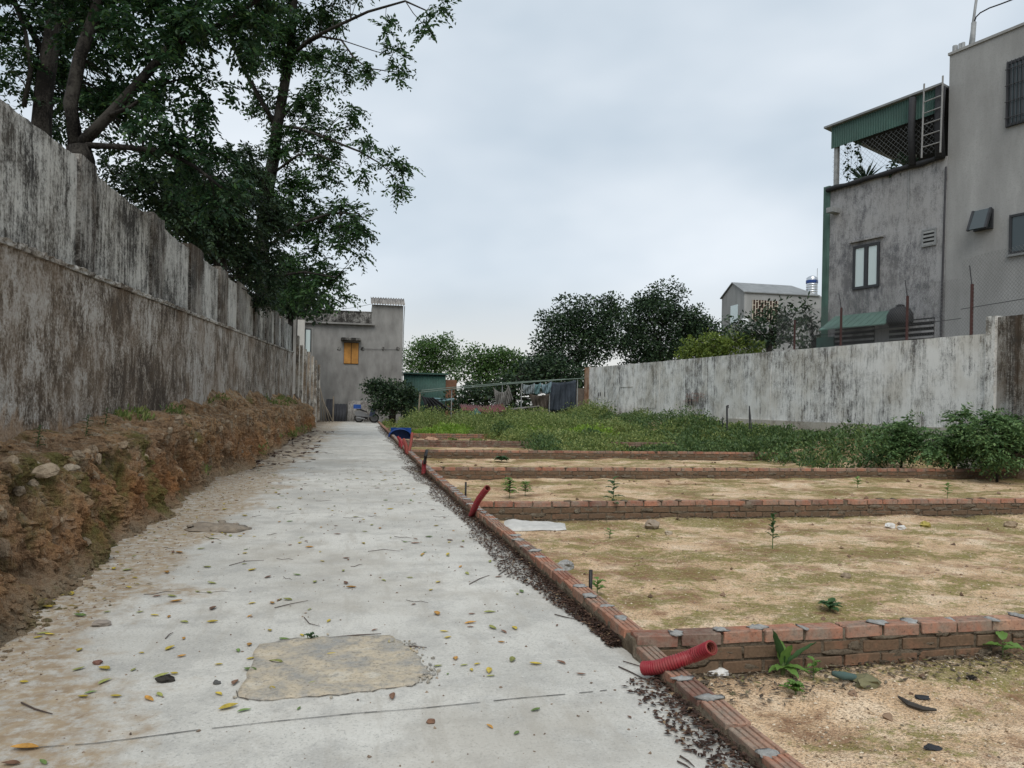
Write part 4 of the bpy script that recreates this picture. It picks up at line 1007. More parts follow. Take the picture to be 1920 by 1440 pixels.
# corrugated sheets leaning on the house
DKS = corrug('dark_sheet', (0.035, 0.036, 0.042), 0.7)
for px0, px1, pt, mat, lab in ((609, 624, 748, DKS, 'tall dark corrugated sheet leaning on the end house beside the poles'), (625, 648, 757, DKS, 'shorter dark corrugated sheet leaning on the end house, next to a pale strip'), (651, 701, 751, FIBRO, 'pale grey corrugated sheet leaning on the end house behind the motorbike')):
    Y0 = 49.2; a, b = YP(px0, 790, Y0), YP(px1, 790, Y0); a.z = b.z = 0.0; t = YP(px0, pt, EY - .1)
    tag(wavy('corrugated_sheet', a, b, (0.05, EY - .12 - Y0, t.z), mat, None, max(3, int((b.x - a.x) / .16)), .03), lab, 'metal sheet', 'sheets leaning on the house')
p = YP(624.5, 790, 49.15); tag(MB().box((p.x, 49.15, .8), (.09, .06, 1.6)).build('timber_batten', BAMB, None, False, (p.x, 49.15, 0)), 'pale upright batten between the two dark corrugated sheets', 'batten')

# motorbike parked at the end of the path
MBY = 47.6
cL, cR = YP(664, 789, MBY), YP(708, 789, MBY)
RUB = plain('tyre_rubber', (0.02, 0.02, 0.02), 0.8); SILV = plain('silver_plastic', (0.22, 0.225, 0.235), 0.35, 0.2, 0.1); SEATM = plain('black_seat', (0.018, 0.018, 0.02), 0.5); BLUEP = plain('blue_plastic', (0.02, 0.08, 0.32), 0.45); BLUEC = plain('blue_grey_cloth', (0.08, 0.10, 0.17), 0.85)
xm = (cL.x + cR.x) / 2; xr, xf_ = cL.x + .30, cR.x - .22
bk = thing('motorbike', (xm, MBY, 0), 'silver and black motorbike with a blue box parked before the grey sheet', 'motorbike')
for x in (xr, xf_):
    w = MB(); pts = [(x + .26 * math.cos(k * math.pi / 10), MBY, .28 + .26 * math.sin(k * math.pi / 10)) for k in range(21)]
    w.tube(pts, .05, 7, False); wh = w.build('wheel', RUB, bk, True)
    h = MB().tube([(x, MBY - .05, .28), (x, MBY + .05, .28)], .19, 14); h.build('rim', SILV, wh)
def prism(pts, y0, y1): 
    n = len(pts); vs = [Vector((xm + x, y0, z)) for x, z in pts] + [Vector((xm + x, y1, z)) for x, z in pts]
    return MB().add(vs, [tuple(range(n)), tuple(range(n, 2 * n))[::-1]] + [(k, k + n, (k + 1) % n + n, (k + 1) % n) for k in range(n)])
prism([(-.72, .62), (-.66, .42), (-.25, .36), (.05, .34), (.10, .50), (-.10, .62), (-.45, .74)], MBY - .14, MBY + .14).build('tail_body', SILV, bk)
prism([(-.60, .74), (-.42, .76), (-.02, .64), (.08, .60), (.02, .70), (-.30, .83), (-.58, .82)], MBY - .12, MBY + .12).build('seat', SEATM, bk)
prism([(.02, .34), (.42, .30), (.55, .62), (.50, .95), (.40, .98), (.34, .55), (.12, .46)], MBY - .15, MBY + .15).build('leg_shield', SILV, bk)
prism([(-.35, .22), (.10, .20), (.12, .38), (-.30, .40)], MBY - .10, MBY + .10).build('engine', SEATM, bk)
MB().tube([(xm + .46, MBY, .95), (xf_, MBY, .28)], .03, 6).build('front_fork', SILV, bk)
MB().tube([(xm + .40, MBY - .32, 1.02), (xm + .46, MBY, .98), (xm + .40, MBY + .32, 1.02)], .018, 6).build('handlebar', SEATM, bk)
MB().tube([(xr + .35, MBY - .16, .22), (xr - .15, MBY - .17, .30)], .05, 8).build('exhaust', SILV, bk)
bx = MB(); bx.box((xm - .55, MBY, .98), (.46, .40, .26)); bx.build('luggage_box', BLUEP, bk)
rc = thing('rain_cape', (xm + .35, MBY, .6), 'blue-grey rain cape hung over the front of the motorbike', 'cape')
prism([(.20, .42), (.52, .40), (.60, 1.06), (.46, 1.16), (.34, 1.08)], MBY - .27, MBY - .17).build('cloth', BLUEC, rc)

# ================================================================== BACK OF THE PLOTS: shed, pipe frame, cloths, heaps
SY = 54.0
gs = thing('green_shed', YP(795, 745, SY), 'dark green sheet-metal shed beside the end house', 'shed')
a, b = YP(757, 701, SY), YP(835, 750, SY)
wavy('wall', (a.x, SY, -.2), (b.x, SY, -.2), (0, 0, a.z + .2), GREEN, gs, 26, .02)
MB().box(((a.x + b.x) / 2, SY + 2, a.z + .06), (b.x - a.x + .3, 4.4, .1)).build('roof', GREEN, gs)
p, q = YP(836, 712, SY), YP(856, 748, SY); o = MB().box(((p.x + q.x) / 2, SY + .2, p.z / 2), (q.x - p.x, .25, p.z)).build('brick_pier', plain('orange_brick_wall', (0.17, 0.085, 0.05), 0.9), None, False, ((p.x + q.x) / 2, SY + .2, 0))
tag(o, 'orange brick pier between the green shed and the trees', 'pier')
FY = 43.5
pf = thing('pipe_frame', YP(940, 770, FY), 'pale green pipe frame with two long rails across the back of the plots', 'frame')
GP = plain('green_pipe', (0.12, 0.16, 0.135), 0.6)
for (xa, ya), (xb, yb_), off in (((786, 736), (1096, 709), 0), ((790, 732), (1060, 711), .5)):
    pts = [YP(xa + (xb - xa) * t, ya + (yb_ - ya) * t + 4 * t * (1 - t) * 1.5 * (-1), FY + off) for t in (0, .25, .5, .75, 1)]
    MB().tube(pts, .032, 6).build('rail', GP, pf)
for px, yt in ((788, 735), (847, 731), (942, 722), (978, 718), (1031, 714), (1083, 711)):
    t = YP(px, yt, FY + .1); MB().tube([(t.x - (.12 if px == 788 else 0), t.y, -.1), t], .05 if px == 788 else .03, 6).build('post', BAMB if px == 788 else PIPE, pf)
def cloth(name, pts, mat, label, cat='cloth', Y=FY, sag=.12, folds=5):
    """hanging cloth: quad of pixels top-left, top-right, bottom-right, bottom-left, with folds"""
    tl, tr, br, bl = [YP(x, y, Y) for x, y in pts]; nu, nv = 28, 12; P = np.zeros((nu, nv, 3))
    for i in range(nu):
        for j in range(nv):
            u, v = i / (nu - 1), j / (nv - 1); p = tl.lerp(tr, u).lerp(bl.lerp(br, u), v)
            P[i, j] = (p.x, p.y + .10 * math.sin(u * folds * 6.3 + v * 1.3) * (.3 + v) + .05 * math.sin(v * 7 + u * 9), p.z - sag * 4 * u * (1 - u) * (1 - v * .4))
    me = grid_mesh(name, P - np.array(tl), mat); o = link(name, me, None, tl); md = o.modifiers.new('thickness', 'SOLIDIFY'); md.thickness = .01
    return tag(o, label, cat)
NET = plain('dark_blue_net', (0.035, 0.045, 0.06), 0.85); TEAL = plain('teal_cloth', (0.13, 0.22, 0.23), 0.85); PALE = plain('pale_cloth', (0.17, 0.20, 0.21), 0.9); GREYC = plain('grey_cloth', (0.16, 0.155, 0.145), 0.9); BROWNC = plain('brown_sheet', (0.13, 0.105, 0.085), 0.9)
cloth('tarpaulin', [(1032, 716), (1080, 712), (1082, 768), (1028, 770)], NET, 'dark blue net tarpaulin sagging between the last two posts of the pipe frame', 'tarpaulin', FY + .3, .1)
cloth('hanging_cloth', [(980, 719), (1003, 718), (1002, 737), (981, 737)], PALE, 'pale cloth hung on the pipe frame left of the dark tarpaulin')
cloth('hanging_cloth', [(1001, 718), (1014, 717), (1012, 738), (1001, 737)], TEAL, 'teal cloth hung between the pale cloth and the bright tarpaulin corner')
cloth('hanging_cloth', [(1013, 719), (1034, 715), (1033, 735), (1018, 737)], plain('light_blue_sheet', (0.15, 0.22, 0.25), 0.8), 'light blue sheet hung next to the dark tarpaulin')
cloth('curtain', [(925, 726), (945, 735), (946, 762), (930, 758)], GREYC, 'grey net hung from a point on the pipe frame, left half of the pair')
cloth('curtain', [(944, 735), (953, 722), (963, 748), (945, 762)], GREYC, 'grey net rising to a peak on the pipe frame, right half of the pair')
cloth('tarpaulin', [(992, 738), (1030, 738), (1034, 766), (1000, 762)], BROWNC, 'brown sheet drooping under the hung cloths', 'tarpaulin', FY + .6)
cloth('tarpaulin', [(790, 742), (812, 745), (848, 768), (800, 772)], BLACKT, 'black sheet thrown over a heap by the leaning post', 'tarpaulin', FY + .8, .05)
cloth('tarpaulin', [(806, 745), (852, 747), (852, 752), (812, 752)], TEAL, 'teal strip of sheeting lying on top of the black heap', 'tarpaulin', FY + 1.0, .02)
p = YP(818, 772, FY + .6); MB().hexa([(p.x - .9, FY + .4, 0), (p.x + 1.1, FY + .4, 0), (p.x + 1.1, FY + 2, 0), (p.x - .9, FY + 2, 0)], [(p.x - .8, FY + .7, .95), (p.x - .5, FY + .7, 1.0), (p.x - .4, FY + 1.8, 1.0), (p.x - .8, FY + 1.8, .95)])
REDS = corrug('red_sheet', (0.125, 0.036, 0.032), 0.6)
for (xa, ya), (xb, yb_), du, lab in (((866, 769), (908, 772), (0, 1.3, .35), 'faded red corrugated sheet lying on the heap, left piece'), ((903, 776), (949, 770), (0, 1.2, .40), 'faded red corrugated sheet tilted on the heap, right piece')):
    tag(wavy('roofing_sheet', YP(xa, ya, 41.8), YP(xb, yb_, 41.6), du, REDS, None, 9, .035), lab, 'metal sheet', 'red sheets on the heap')
a = YP(880, 778, 41.2); tag(MB().add([a, YP(893, 765, 41.3), YP(905, 778, 41.2), YP(893, 764, 42.6), a + Vector((0, 1.3, 0)), YP(905, 778, 42.5)], [(0, 2, 1), (0, 1, 3, 4), (1, 2, 5, 3), (4, 3, 5), (0, 4, 5, 2)]).build('ridge_sheet', plain('teal_sheet', (0.035, 0.11, 0.115), 0.6), None, False, a), 'small teal sheet propped like a tent before the red sheets', 'metal sheet')
a = YP(962, 768, 43); tag(MB().hexa([a, YP(1012, 762, 43), YP(1012, 762, 44.4), a + Vector((0, 1.4, 0))], [a + Vector((0, 0, .06)), YP(1012, 760, 43), YP(1012, 760, 44.4), a + Vector((0, 1.4, .06))]).build('loose_board', FIBRO, None, False, a), 'grey sheet lying flat under the hung cloths', 'board')
o = MB().box((YP(1020, 780, 44.2).x, 44.6, .35), (5.2, .22, .9)).build('low_wall', OLDW, None, False, (YP(1020, 780, 44.2).x, 44.6, 0)); tag(o, 'low dark wall under the dark blue tarpaulin', 'wall')
p, q = YP(1083, 728, 45.8), YP(1097, 775, 45.8); tag(MB().box(((p.x + q.x) / 2, 45.9, p.z / 2), (q.x - p.x + .3, .15, p.z)).build('sheet_panel', BROWNC, None, False, ((p.x + q.x) / 2, 45.9, 0)), 'brown panel standing against the end of the white wall', 'panel')
# rusty rods left standing in the weeds by the wall
for k, (px, yt, yb_, lab) in enumerate(((1363, 761, 800, 'single thick'), (1405, 761, 800, 'forked'), (1355, 782, 802, 'short thin'))):
    X = 12.6; b, t = XP(px, yb_, X), XP(px, yt, X); b.z = lz(b.x, b.y) - .1
    o = thing('steel_rod', b, '%s rusty steel rod standing in the weeds before the white wall' % lab, 'rod', 'rods in the weeds')
    MB().tube([b, b.lerp(t, .5) + Vector((.02, .02, 0)), t], .03 if k == 0 else .018, 6).build('shaft', DARK, o)
    if k == 0: MB().tube([t, t + Vector((0, -.10, .02)), t + Vector((0, -.12, -.08))], .018, 5).build('hook', DARK, o)
    if k == 1: MB().tube([t, b + Vector((0, -.25, 0))], .018, 6).build('shaft', DARK, o)

# ================================================================== FOLIAGE
def spray_quads(o, d, L, pairs, ll, lw, rng):
    """pinnate sprays: origins o (N,3), directions d (N,3); returns (M,4,3) leaflets"""
    N = len(o); d = unit(d)
    side = unit(np.cross(d, np.array([0, 0, 1.0]) + rng.normal(0, .35, (N, 3))))
    Ls = L * rng.uniform(.6, 1.15, N)
    out = []
    for k in range(pairs):
        t = (k + .8) / pairs
        p = o + d * (Ls * t)[:, None]; p[:, 2] -= Ls * .30 * t * t
        size = (1.0 - .5 * abs(t - .45)) * rng.uniform(.8, 1.15, N)
        for s in (-1, 1):
            ld = unit(side * s * .85 + d * .55 + np.array([0, 0, -.35]) + rng.normal(0, .22, (N, 3)))
            nx = unit(np.cross(ld, rng.normal(0, .5, (N, 3)) + np.array([0, 0, 1.0])))
            l, w = (ll * size)[:, None], (lw * size)[:, None]
            out.append(np.stack([p, p + ld * l * .45 + nx * w, p + ld * l, p + ld * l * .45 - nx * w], 1))
    return np.concatenate(out)
def px_blob(px, py, rx, ry, d, rd=None):
    c = D(px, py, d); return np.array(c), rx * d / F, ry * d / F, (rd if rd is not None else (rx + ry) * .5 * d / F)
def in_blob(blob, n, rng, shell=.45):
    c, a, b, e = blob
    v = unit(rng.normal(0, 1, (n, 3))) * (rng.uniform(0, 1, n) ** shell)[:, None]
    return c + v[:, :1] * np.array(RT) * a + v[:, 2:3] * np.array([0, 0, 1.0]) * b + v[:, 1:2] * np.array(FW) * e, v

def make_tree(name, label, base, trunk, limbs, blobs, crown_mat, bark, rng, mode='spray', dens=1.0, L=.36, pairs=8, ll=.075, lw=.014, size=.14, twigs=True, group=None, sub=.24, cat='tree', asp=.32, up=.6):
    t = thing(name, base, label, cat, group)
    b0 = np.array(t.location)
    MB().tube([p for p, r in trunk], [r for p, r in trunk], 9).build('trunk', bark, t, True)
    sk = [np.array(p) for p, r in trunk[1:]]
    mb = MB()
    for lb in limbs:
        mb.tube([p for p, r in lb], [r for p, r in lb], 7); sk += [np.array(p) for p, r in lb]
        for (p, r), (q, s) in zip(lb, lb[1:]): sk += [np.array(Vector(p).lerp(Vector(q), .5))]
    sk = np.array(sk)
    allq = []
    for bl in blobs:
        blob = px_blob(*bl) if len(bl) in (5, 6) else bl
        c, a, b, e = blob
        area = 3.1416 * a * b
        nsub = max(2, int(area / (sub * sub) * 1.1 * dens))
        cs, vs = in_blob(blob, nsub, rng, .42)
        if twigs:
            for p in cs[:: (2 if nsub > 12 else 1)]:
                k = sk[np.argmin(((sk - p) ** 2).sum(1))]; m_ = (k + p) / 2 + rng.normal(0, .06, 3) + np.array([0, 0, .05])
                r = .006 + .0012 * np.linalg.norm(k - p); mb.tube([k, m_, p], [r * 1.8, r * 1.2, r * .6], 4, False)
        outw = unit(vs * np.array([1.0, 1.0, .6]) + rng.normal(0, .3, vs.shape))
        outw = outw[:, :1] * np.array(RT) + outw[:, 1:2] * np.array(FW) + outw[:, 2:3] * np.array([0, 0, 1.0])
        if mode == 'spray':
            n = 9
            o = np.repeat(cs, n, 0) + rng.normal(0, sub * .24, (nsub * n, 3)); d = np.repeat(outw, n, 0) * .5 + rng.normal(0, .7, (nsub * n, 3)) * np.array([1, 1, .5]) + np.array([0, 0, -.15])
            allq.append(spray_quads(o, d, L, pairs, ll, lw, rng))
        else:
            n = max(8, int(26 * (sub / .3) ** 2 * (.14 / size) ** 2))
            q = unit(rng.normal(0, 1, (nsub * n, 3))) * (rng.uniform(0, 1, nsub * n) ** .5)[:, None] * sub * .95
            allq.append(leaf_quads(np.repeat(cs, n, 0) + q * np.array([1, 1, .75]), size, rng, up, asp, unit(q)))
    if mb.v: mb.build('limbs', bark, t, True)
    V = np.concatenate(allq)
    link('crown', quads_mesh('crown', V - b0, crown_mat), t)
    return t

BARK = streaky('dark_bark', 'y', (0.05, 0.046, 0.04), (0.028, 0.025, 0.022), (0.012, 0.011, 0.010), 0.5, None, 0, .4, 8)
LEAF_D = leaf_mat('leaves_dark', [(0.0, (0.014, 0.038, 0.017)), (0.5, (0.024, 0.062, 0.026)), (0.85, (0.042, 0.098, 0.032)), (1.0, (0.085, 0.15, 0.04))], .3)
LEAF_M = leaf_mat('leaves_mid', [(0.0, (0.020, 0.050, 0.020)), (0.5, (0.034, 0.080, 0.028)), (1.0, (0.075, 0.145, 0.042))], .32)
LEAF_B = leaf_mat('leaves_blackish', [(0.0, (0.014, 0.030, 0.016)), (0.6, (0.027, 0.054, 0.025)), (1.0, (0.06, 0.10, 0.04))], .18)
LEAF_L = leaf_mat('leaves_light', [(0.0, (0.045, 0.095, 0.03)), (0.5, (0.075, 0.145, 0.04)), (1.0, (0.125, 0.205, 0.06))], .35)
LEAF_Y = leaf_mat('leaves_yellowgreen', [(0.0, (0.07, 0.115, 0.022)), (0.5, (0.13, 0.185, 0.032)), (1.0, (0.21, 0.26, 0.05))], .35)
rngT = np.random.default_rng(3)
def limb(pts, r0, r1, d0, d1):
    n = len(pts); return [(D(x, y, d0 + (d1 - d0) * i / (n - 1)), r0 + (r1 - r0) * i / (n - 1)) for i, (x, y) in enumerate(pts)]
def stem(pts, r0, r1, d):
    out = limb(pts, r0, r1, d, d); p = out[0][0].copy(); p.z = 0.3; return [(p, r0 * 1.2)] + out
# tree with the low fork by the first pillar
dB = XP(147, 275, -3.75).y * math.cos(YAW) + -3.75 * math.sin(YAW)
tb = stem([(152, 300), (147, 276)], .17, .15, dB)
make_tree('overhanging_tree', 'big dark tree forking low behind the first wall pillar', tb[0][0], tb,
    [limb([(143, 274), (132, 195), (150, 105), (180, 20), (195, -70), (205, -160)], .10, .06, dB, dB + .6),
     limb([(150, 272), (205, 216), (262, 153), (322, 84), (372, 10), (410, -80)], .08, .04, dB, dB + .4),
     limb([(322, 84), (410, 48), (482, 0), (540, -40)], .05, .025, dB + .3, dB + .5),
     limb([(158, 272), (225, 275), (310, 283), (365, 312), (415, 352)], .045, .018, dB, dB - .3),
     limb([(205, 216), (245, 200), (300, 160), (330, 150)], .03, .015, dB, dB + .3)],
    [(210, 45, 95, 70, dB + .8), (310, 40, 90, 70, dB + .2), (395, 45, 80, 60, dB), (460, 70, 55, 45, dB + .3), (190, 150, 70, 60, dB + 1.0), (265, 185, 75, 50, dB + .9), (345, 165, 75, 50, dB + .2),
     (310, 245, 70, 40, dB - .1), (370, 232, 45, 30, dB + .2), (250, 285, 55, 26, dB + 1.2), (350, 300, 70, 36, dB + .4), (400, 350, 50, 32, dB + .2), (160, -70, 120, 70, dB + .5), (330, -70, 130, 70, dB + .3), (480, -40, 70, 50, dB + .4), (290, 330, 50, 28, dB + 1.5)],
    LEAF_D, BARK, rngT, dens=1.0, ll=.105, lw=.026, sub=.26)
ta = stem([(78, 235), (84, 160), (98, 70), (106, -10), (112, -110)], .15, .10, 12.2)
make_tree('overhanging_tree', 'straight dark trunk with lacy crown behind the near end of the wall', ta[0][0], ta,
    [limb([(92, 120), (60, 60), (30, 10), (10, -60)], .06, .03, 12.2, 12.4), limb([(45, 200), (58, 130), (48, 60), (20, -10)], .04, .025, 12, 12), limb([(98, 70), (150, 20), (190, -50)], .05, .03, 12.2, 12.5)],
    [(25, 40, 75, 60, 12.2), (20, 120, 45, 40, 12.0), (80, 90, 60, 50, 12.6), (115, 30, 75, 60, 12.8), (150, 190, 40, 40, 13), (60, 170, 35, 24, 12.4), (40, -60, 110, 70, 12.2), (120, 130, 45, 40, 13.2), (110, 215, 50, 26, 13.5)], LEAF_D, BARK, rngT, dens=.95, L=.4, ll=.105, lw=.026, sub=.27)
# tall tree further along, its boughs over the path
dC = 25.5
tc_ = stem([(494, 590), (490, 450), (500, 360), (512, 300), (519, 240), (533, 160), (546, 90), (551, 0), (556, -100)], .27, .10, dC)
make_tree('tall_tree', 'tall tree whose feathery boughs reach out over the path', tc_[0][0], tc_,
    [limb([(519, 238), (490, 190), (462, 140), (435, 80), (420, 20)], .09, .04, dC, dC - 1), limb([(521, 232), (545, 200), (562, 185)], .06, .03, dC, dC),
     limb([(541, 110), (580, 75), (625, 52), (690, 22), (760, 2), (800, 20)], .075, .02, dC, dC - 3), limb([(560, 90), (600, 68), (640, 75), (665, 110), (690, 128), (740, 135)], .05, .012, dC, dC - 2.5),
     limb([(522, 236), (560, 240), (604, 256), (674, 284), (712, 306), (738, 330)], .06, .012, dC, dC - 3), limb([(505, 330), (560, 290), (600, 290), (650, 318)], .05, .014, dC, dC - 2),
     limb([(760, 2), (775, 25), (798, 50)], .016, .009, dC - 2.8, dC - 3), limb([(640, 75), (700, 95), (735, 105)], .018, .009, dC - 1.5, dC - 2.5),
     limb([(492, 470), (560, 420), (620, 400), (660, 400)], .07, .02, dC, dC - 2), limb([(493, 520), (570, 510), (630, 520)], .06, .02, dC, dC - 2)],
    [(470, 40, 48, 36, dC - 1), (540, 30, 52, 40, dC), (600, 15, 48, 28, dC - .5), (530, 95, 36, 32, dC), (595, 110, 36, 28, dC), (640, 125, 29, 22, dC - 1), (480, 105, 24, 26, dC - 1), (500, 190, 32, 32, dC), (570, 185, 29, 29, dC), (612, 150, 26, 21, dC - 1),
     (726, 48, 19, 17, dC - 2.5), (809, 13, 17, 14, dC - 3), (799, 57, 13, 13, dC - 3), (738, 100, 12, 12, dC - 2.5), (704, 136, 13, 11, dC - 2.3), (740, 141, 12, 12, dC - 2.5), (652, 205, 20, 14, dC - 1), (683, 250, 17, 14, dC - 2), (674, 324, 17, 19, dC - 2.3), (735, 304, 26, 24, dC - 3), (742, 345, 9, 12, dC - 3),
     (585, 240, 40, 27, dC), (620, 290, 32, 21, dC - 1.2), (545, 275, 36, 32, dC), (600, 330, 27, 18, dC - 1), (640, 235, 22, 17, dC - 1.5), (520, 350, 44, 36, dC - .5), (500, -70, 80, 44, dC), (620, -50, 64, 32, dC - 1),
     (640, 395, 36, 24, dC - 1), (672, 420, 27, 24, dC - 2), (600, 430, 44, 36, dC), (655, 455, 34, 22, dC - 1.5), (565, 500, 48, 34, dC), (620, 510, 34, 27, dC - 1), (640, 545, 19, 17, dC - 1.5), (590, 560, 40, 19, dC - 1), (545, 420, 40, 40, dC + .5), (530, 550, 32, 22, dC), (560, 360, 36, 29, dC)],
    LEAF_M, BARK, rngT, dens=1.5, L=.55, pairs=6, ll=.19, lw=.042, sub=.42)
td = stem([(415, 520), (408, 440), (400, 360), (395, 320)], .16, .06, 17.5)
make_tree('dense_tree', 'dense dark tree packed behind the middle pillars of the wall', td[0][0], td, [limb([(408, 440), (360, 390), (320, 360)], .05, .02, 17.5, 16.5), limb([(402, 380), (450, 330), (480, 310)], .05, .02, 17.5, 18)],
    [(330, 365, 60, 45, 16.2), (390, 330, 65, 45, 17), (450, 320, 55, 45, 18), (390, 400, 70, 50, 17), (450, 400, 60, 55, 18.5), (440, 470, 60, 45, 18.5), (490, 480, 45, 50, 20), (500, 400, 40, 50, 20), (350, 425, 45, 30, 16), (400, 455, 40, 34, 17.5), (480, 540, 40, 34, 21), (225, 318, 45, 22, 14.5), (262, 345, 45, 26, 14.8), (300, 385, 45, 26, 15)], LEAF_B, BARK, rngT, dens=2.3, L=.45, pairs=7, ll=.13, lw=.03, sub=.34)
te = stem([(545, 600), (548, 560), (552, 520)], .12, .06, 34)
make_tree('dense_tree', 'dark bushy tree in front of the white house corner', te[0][0], te, [], [(520, 555, 46, 38, 34), (560, 555, 42, 36, 34), (540, 515, 50, 36, 34), (595, 575, 34, 22, 35), (505, 585, 24, 28, 33)], LEAF_B, BARK, rngT, mode='leaf', dens=2.6, size=.22, sub=.5)

# trees beyond the plots
def far_tree(name, label, tx, ty, d, blobs, mat, dens, size, sub, group='trees beyond the plots', **k):
    b = D(tx, ty, d); b.z = -.2
    tr = [(b, .22), (b + Vector((.1, 0, 2)), .18), (D(tx + 2, ty - 60, d), .12)]
    return make_tree(name, label, b, tr, [], [x if len(x) > 4 else (*x, d) for x in blobs], mat, BARK, rngT, mode='leaf', dens=dens * 2.3, size=size, sub=sub, group=group, **k)
far_tree('broadleaf_tree', 'dark round broadleaf tree left of the pair beyond the white wall', 1085, 740, 54, [(1085, 585, 45, 32), (1050, 615, 40, 40), (1100, 630, 60, 45), (1030, 660, 36, 40), (1140, 590, 40, 34), (1075, 680, 60, 34), (1145, 640, 30, 36), (1010, 690, 28, 30), (1150, 570, 24, 18)], LEAF_B, .9, .21, .75)
far_tree('broadleaf_tree', 'tall dark broadleaf tree right of the pair beyond the white wall', 1240, 740, 56, [(1245, 560, 45, 34), (1225, 600, 50, 44), (1275, 600, 45, 38), (1305, 615, 45, 32), (1195, 640, 40, 44), (1250, 650, 60, 36), (1325, 620, 30, 24), (1205, 575, 26, 22), (1185, 600, 24, 20), (1210, 680, 40, 24), (1300, 655, 45, 24)], LEAF_B, .9, .21, .75)
far_tree('light_tree', 'light green tree beside the end house, its crown open to the sky', 815, 750, 66, [(805, 655, 40, 22), (835, 645, 34, 18), (780, 668, 28, 26), (830, 680, 45, 24), (780, 690, 28, 18), (850, 670, 30, 22), (815, 705, 40, 14)], LEAF_L, .85, .24, .62, asp=.28)
far_tree('light_tree', 'mid green tree with a flat open crown between the light and the dark trees', 910, 750, 62, [(900, 665, 40, 17), (945, 668, 34, 18), (925, 690, 50, 26), (880, 695, 34, 24), (965, 690, 28, 28), (930, 725, 50, 22), (985, 700, 22, 24)], LEAF_L, .95, .24, .62)
far_tree('dense_tree', 'very dark low tree behind the hung cloths', 960, 770, 50, [(960, 725, 45, 24), (1020, 715, 45, 26), (905, 740, 40, 20), (1070, 705, 30, 26), (870, 745, 30, 16), (1000, 695, 34, 22), (1040, 690, 26, 24), (1080, 735, 22, 26), (880, 765, 30, 14), (930, 765, 34, 14), (990, 765, 34, 16), (1045, 765, 34, 16), (1085, 765, 20, 16), (850, 765, 20, 12)], LEAF_B, 1.0, .22, .6)
far_tree('rounded_shrub', 'yellow-green rounded shrub showing over the middle of the white wall', 1355, 700, 34, [(1330, 648, 46, 22), (1370, 640, 42, 20), (1295, 660, 28, 16), (1410, 645, 36, 18), (1350, 665, 70, 16)], LEAF_Y, 1.0, .13, .36, 'shrubs behind the white wall', cat='shrub')
far_tree('glossy_shrub', 'dark glossy-leaved small tree before the gabled house', 1440, 700, 31, [(1420, 610, 28, 20), (1450, 590, 24, 22), (1470, 615, 34, 26), (1475, 575, 11, 13), (1430, 635, 40, 20), (1495, 600, 18, 22), (1390, 612, 22, 16), (1500, 640, 24, 16), (1370, 615, 18, 14)], LEAF_B, .85, .22, .42, 'shrubs behind the white wall', cat='shrub', asp=.2)
far_tree('glossy_shrub', 'sparse dark shrub with tufted branch ends near the green cladding', 1525, 700, 27, [(1519, 576, 14, 14), (1531, 604, 12, 13), (1510, 612, 14, 12), (1536, 630, 10, 12), (1517, 640, 12, 8), (1500, 588, 10, 10)], LEAF_B, 1.0, .22, .32, 'shrubs behind the white wall', cat='shrub', asp=.2)
far_tree('dark_shrub', 'big dark rounded shrub at the corner of the end house', 735, 785, 45.5, [(715, 735, 28, 22), (745, 738, 32, 20), (700, 722, 14, 16), (770, 750, 20, 16), (735, 760, 48, 18), (770, 735, 16, 10)], LEAF_B, 1.3, .16, .5, None, cat='shrub')
# leafy shrubs by the right end of the plots
for k, (lab, blobs, d) in enumerate((('leafy green shrub before the white wall, the leftmost of the shrub row', [(1690, 815, 32, 28), (1665, 835, 34, 24), (1720, 830, 36, 30), (1700, 795, 16, 20), (1650, 850, 26, 16)], 17.2),
        ('leafy green shrub in the middle of the shrub row before the white wall', [(1790, 810, 40, 30), (1765, 830, 36, 28), (1820, 830, 36, 30), (1800, 850, 40, 22), (1810, 785, 26, 18)], 16.4),
        ('tall leafy green shrub at the right end of the shrub row', [(1870, 800, 40, 34), (1900, 820, 40, 36), (1850, 830, 34, 30), (1950, 810, 50, 44), (1890, 790, 24, 24), (1880, 850, 40, 20)], 15.6))):
    b = D(blobs[0][0], 868, d); b.z = lz(min(b.x, 13.9), b.y)
    make_tree('leafy_shrub', lab, b, [(b, .03), (b + Vector((.05, .05, .5)), .02)], [], [(*x, d + random.uniform(-.4, .4)) for x in blobs], leaf_mat('leaves_shrub' + str(k), [(0.0, (0.055, 0.11, 0.042)), (0.5, (0.10, 0.185, 0.068)), (1.0, (0.19, 0.29, 0.11))], .35), BARK, rngT, dens=1.45, L=.32, pairs=6, ll=.10, lw=.022, sub=.21, group='leafy shrubs before the wall', cat='shrub')

# ---- weeds over the back plots: nobody could count them
def weed_field(name, n, xr, yr, h, mat, seed, size=.10, per=26, dens=None, asp=.25):
    rng = np.random.default_rng(seed); x, y = rng.uniform(*xr, n), rng.uniform(*yr, n)
    k = fbm(x * .55, y * .4, 3, seed); keep = k > (.40 if dens is None else dens); x, y, k = x[keep], y[keep], k[keep]
    z = lot_z(x, y); hh = h * (.18 + 2.3 * (k - .35)) * rng.uniform(.55, 1.2, len(x))
    t = rng.uniform(.05, 1, (len(x), per)); a = rng.uniform(0, 6.283, (len(x), per)); rr = (.10 + .35 * hh[:, None]) * rng.uniform(.1, 1, t.shape) * (1.15 - .5 * t)
    p = np.stack([x[:, None] + np.cos(a) * rr, y[:, None] + np.sin(a) * rr, z[:, None] + hh[:, None] * t], -1).reshape(-1, 3)
    dr = np.stack([np.cos(a), np.sin(a), .5 + t * .6], -1).reshape(-1, 3)
    return tag(link(name, quads_mesh(name, leaf_quads(p, size, rng, .8, asp, dr, .1), mat)), None, None, None, 'stuff')
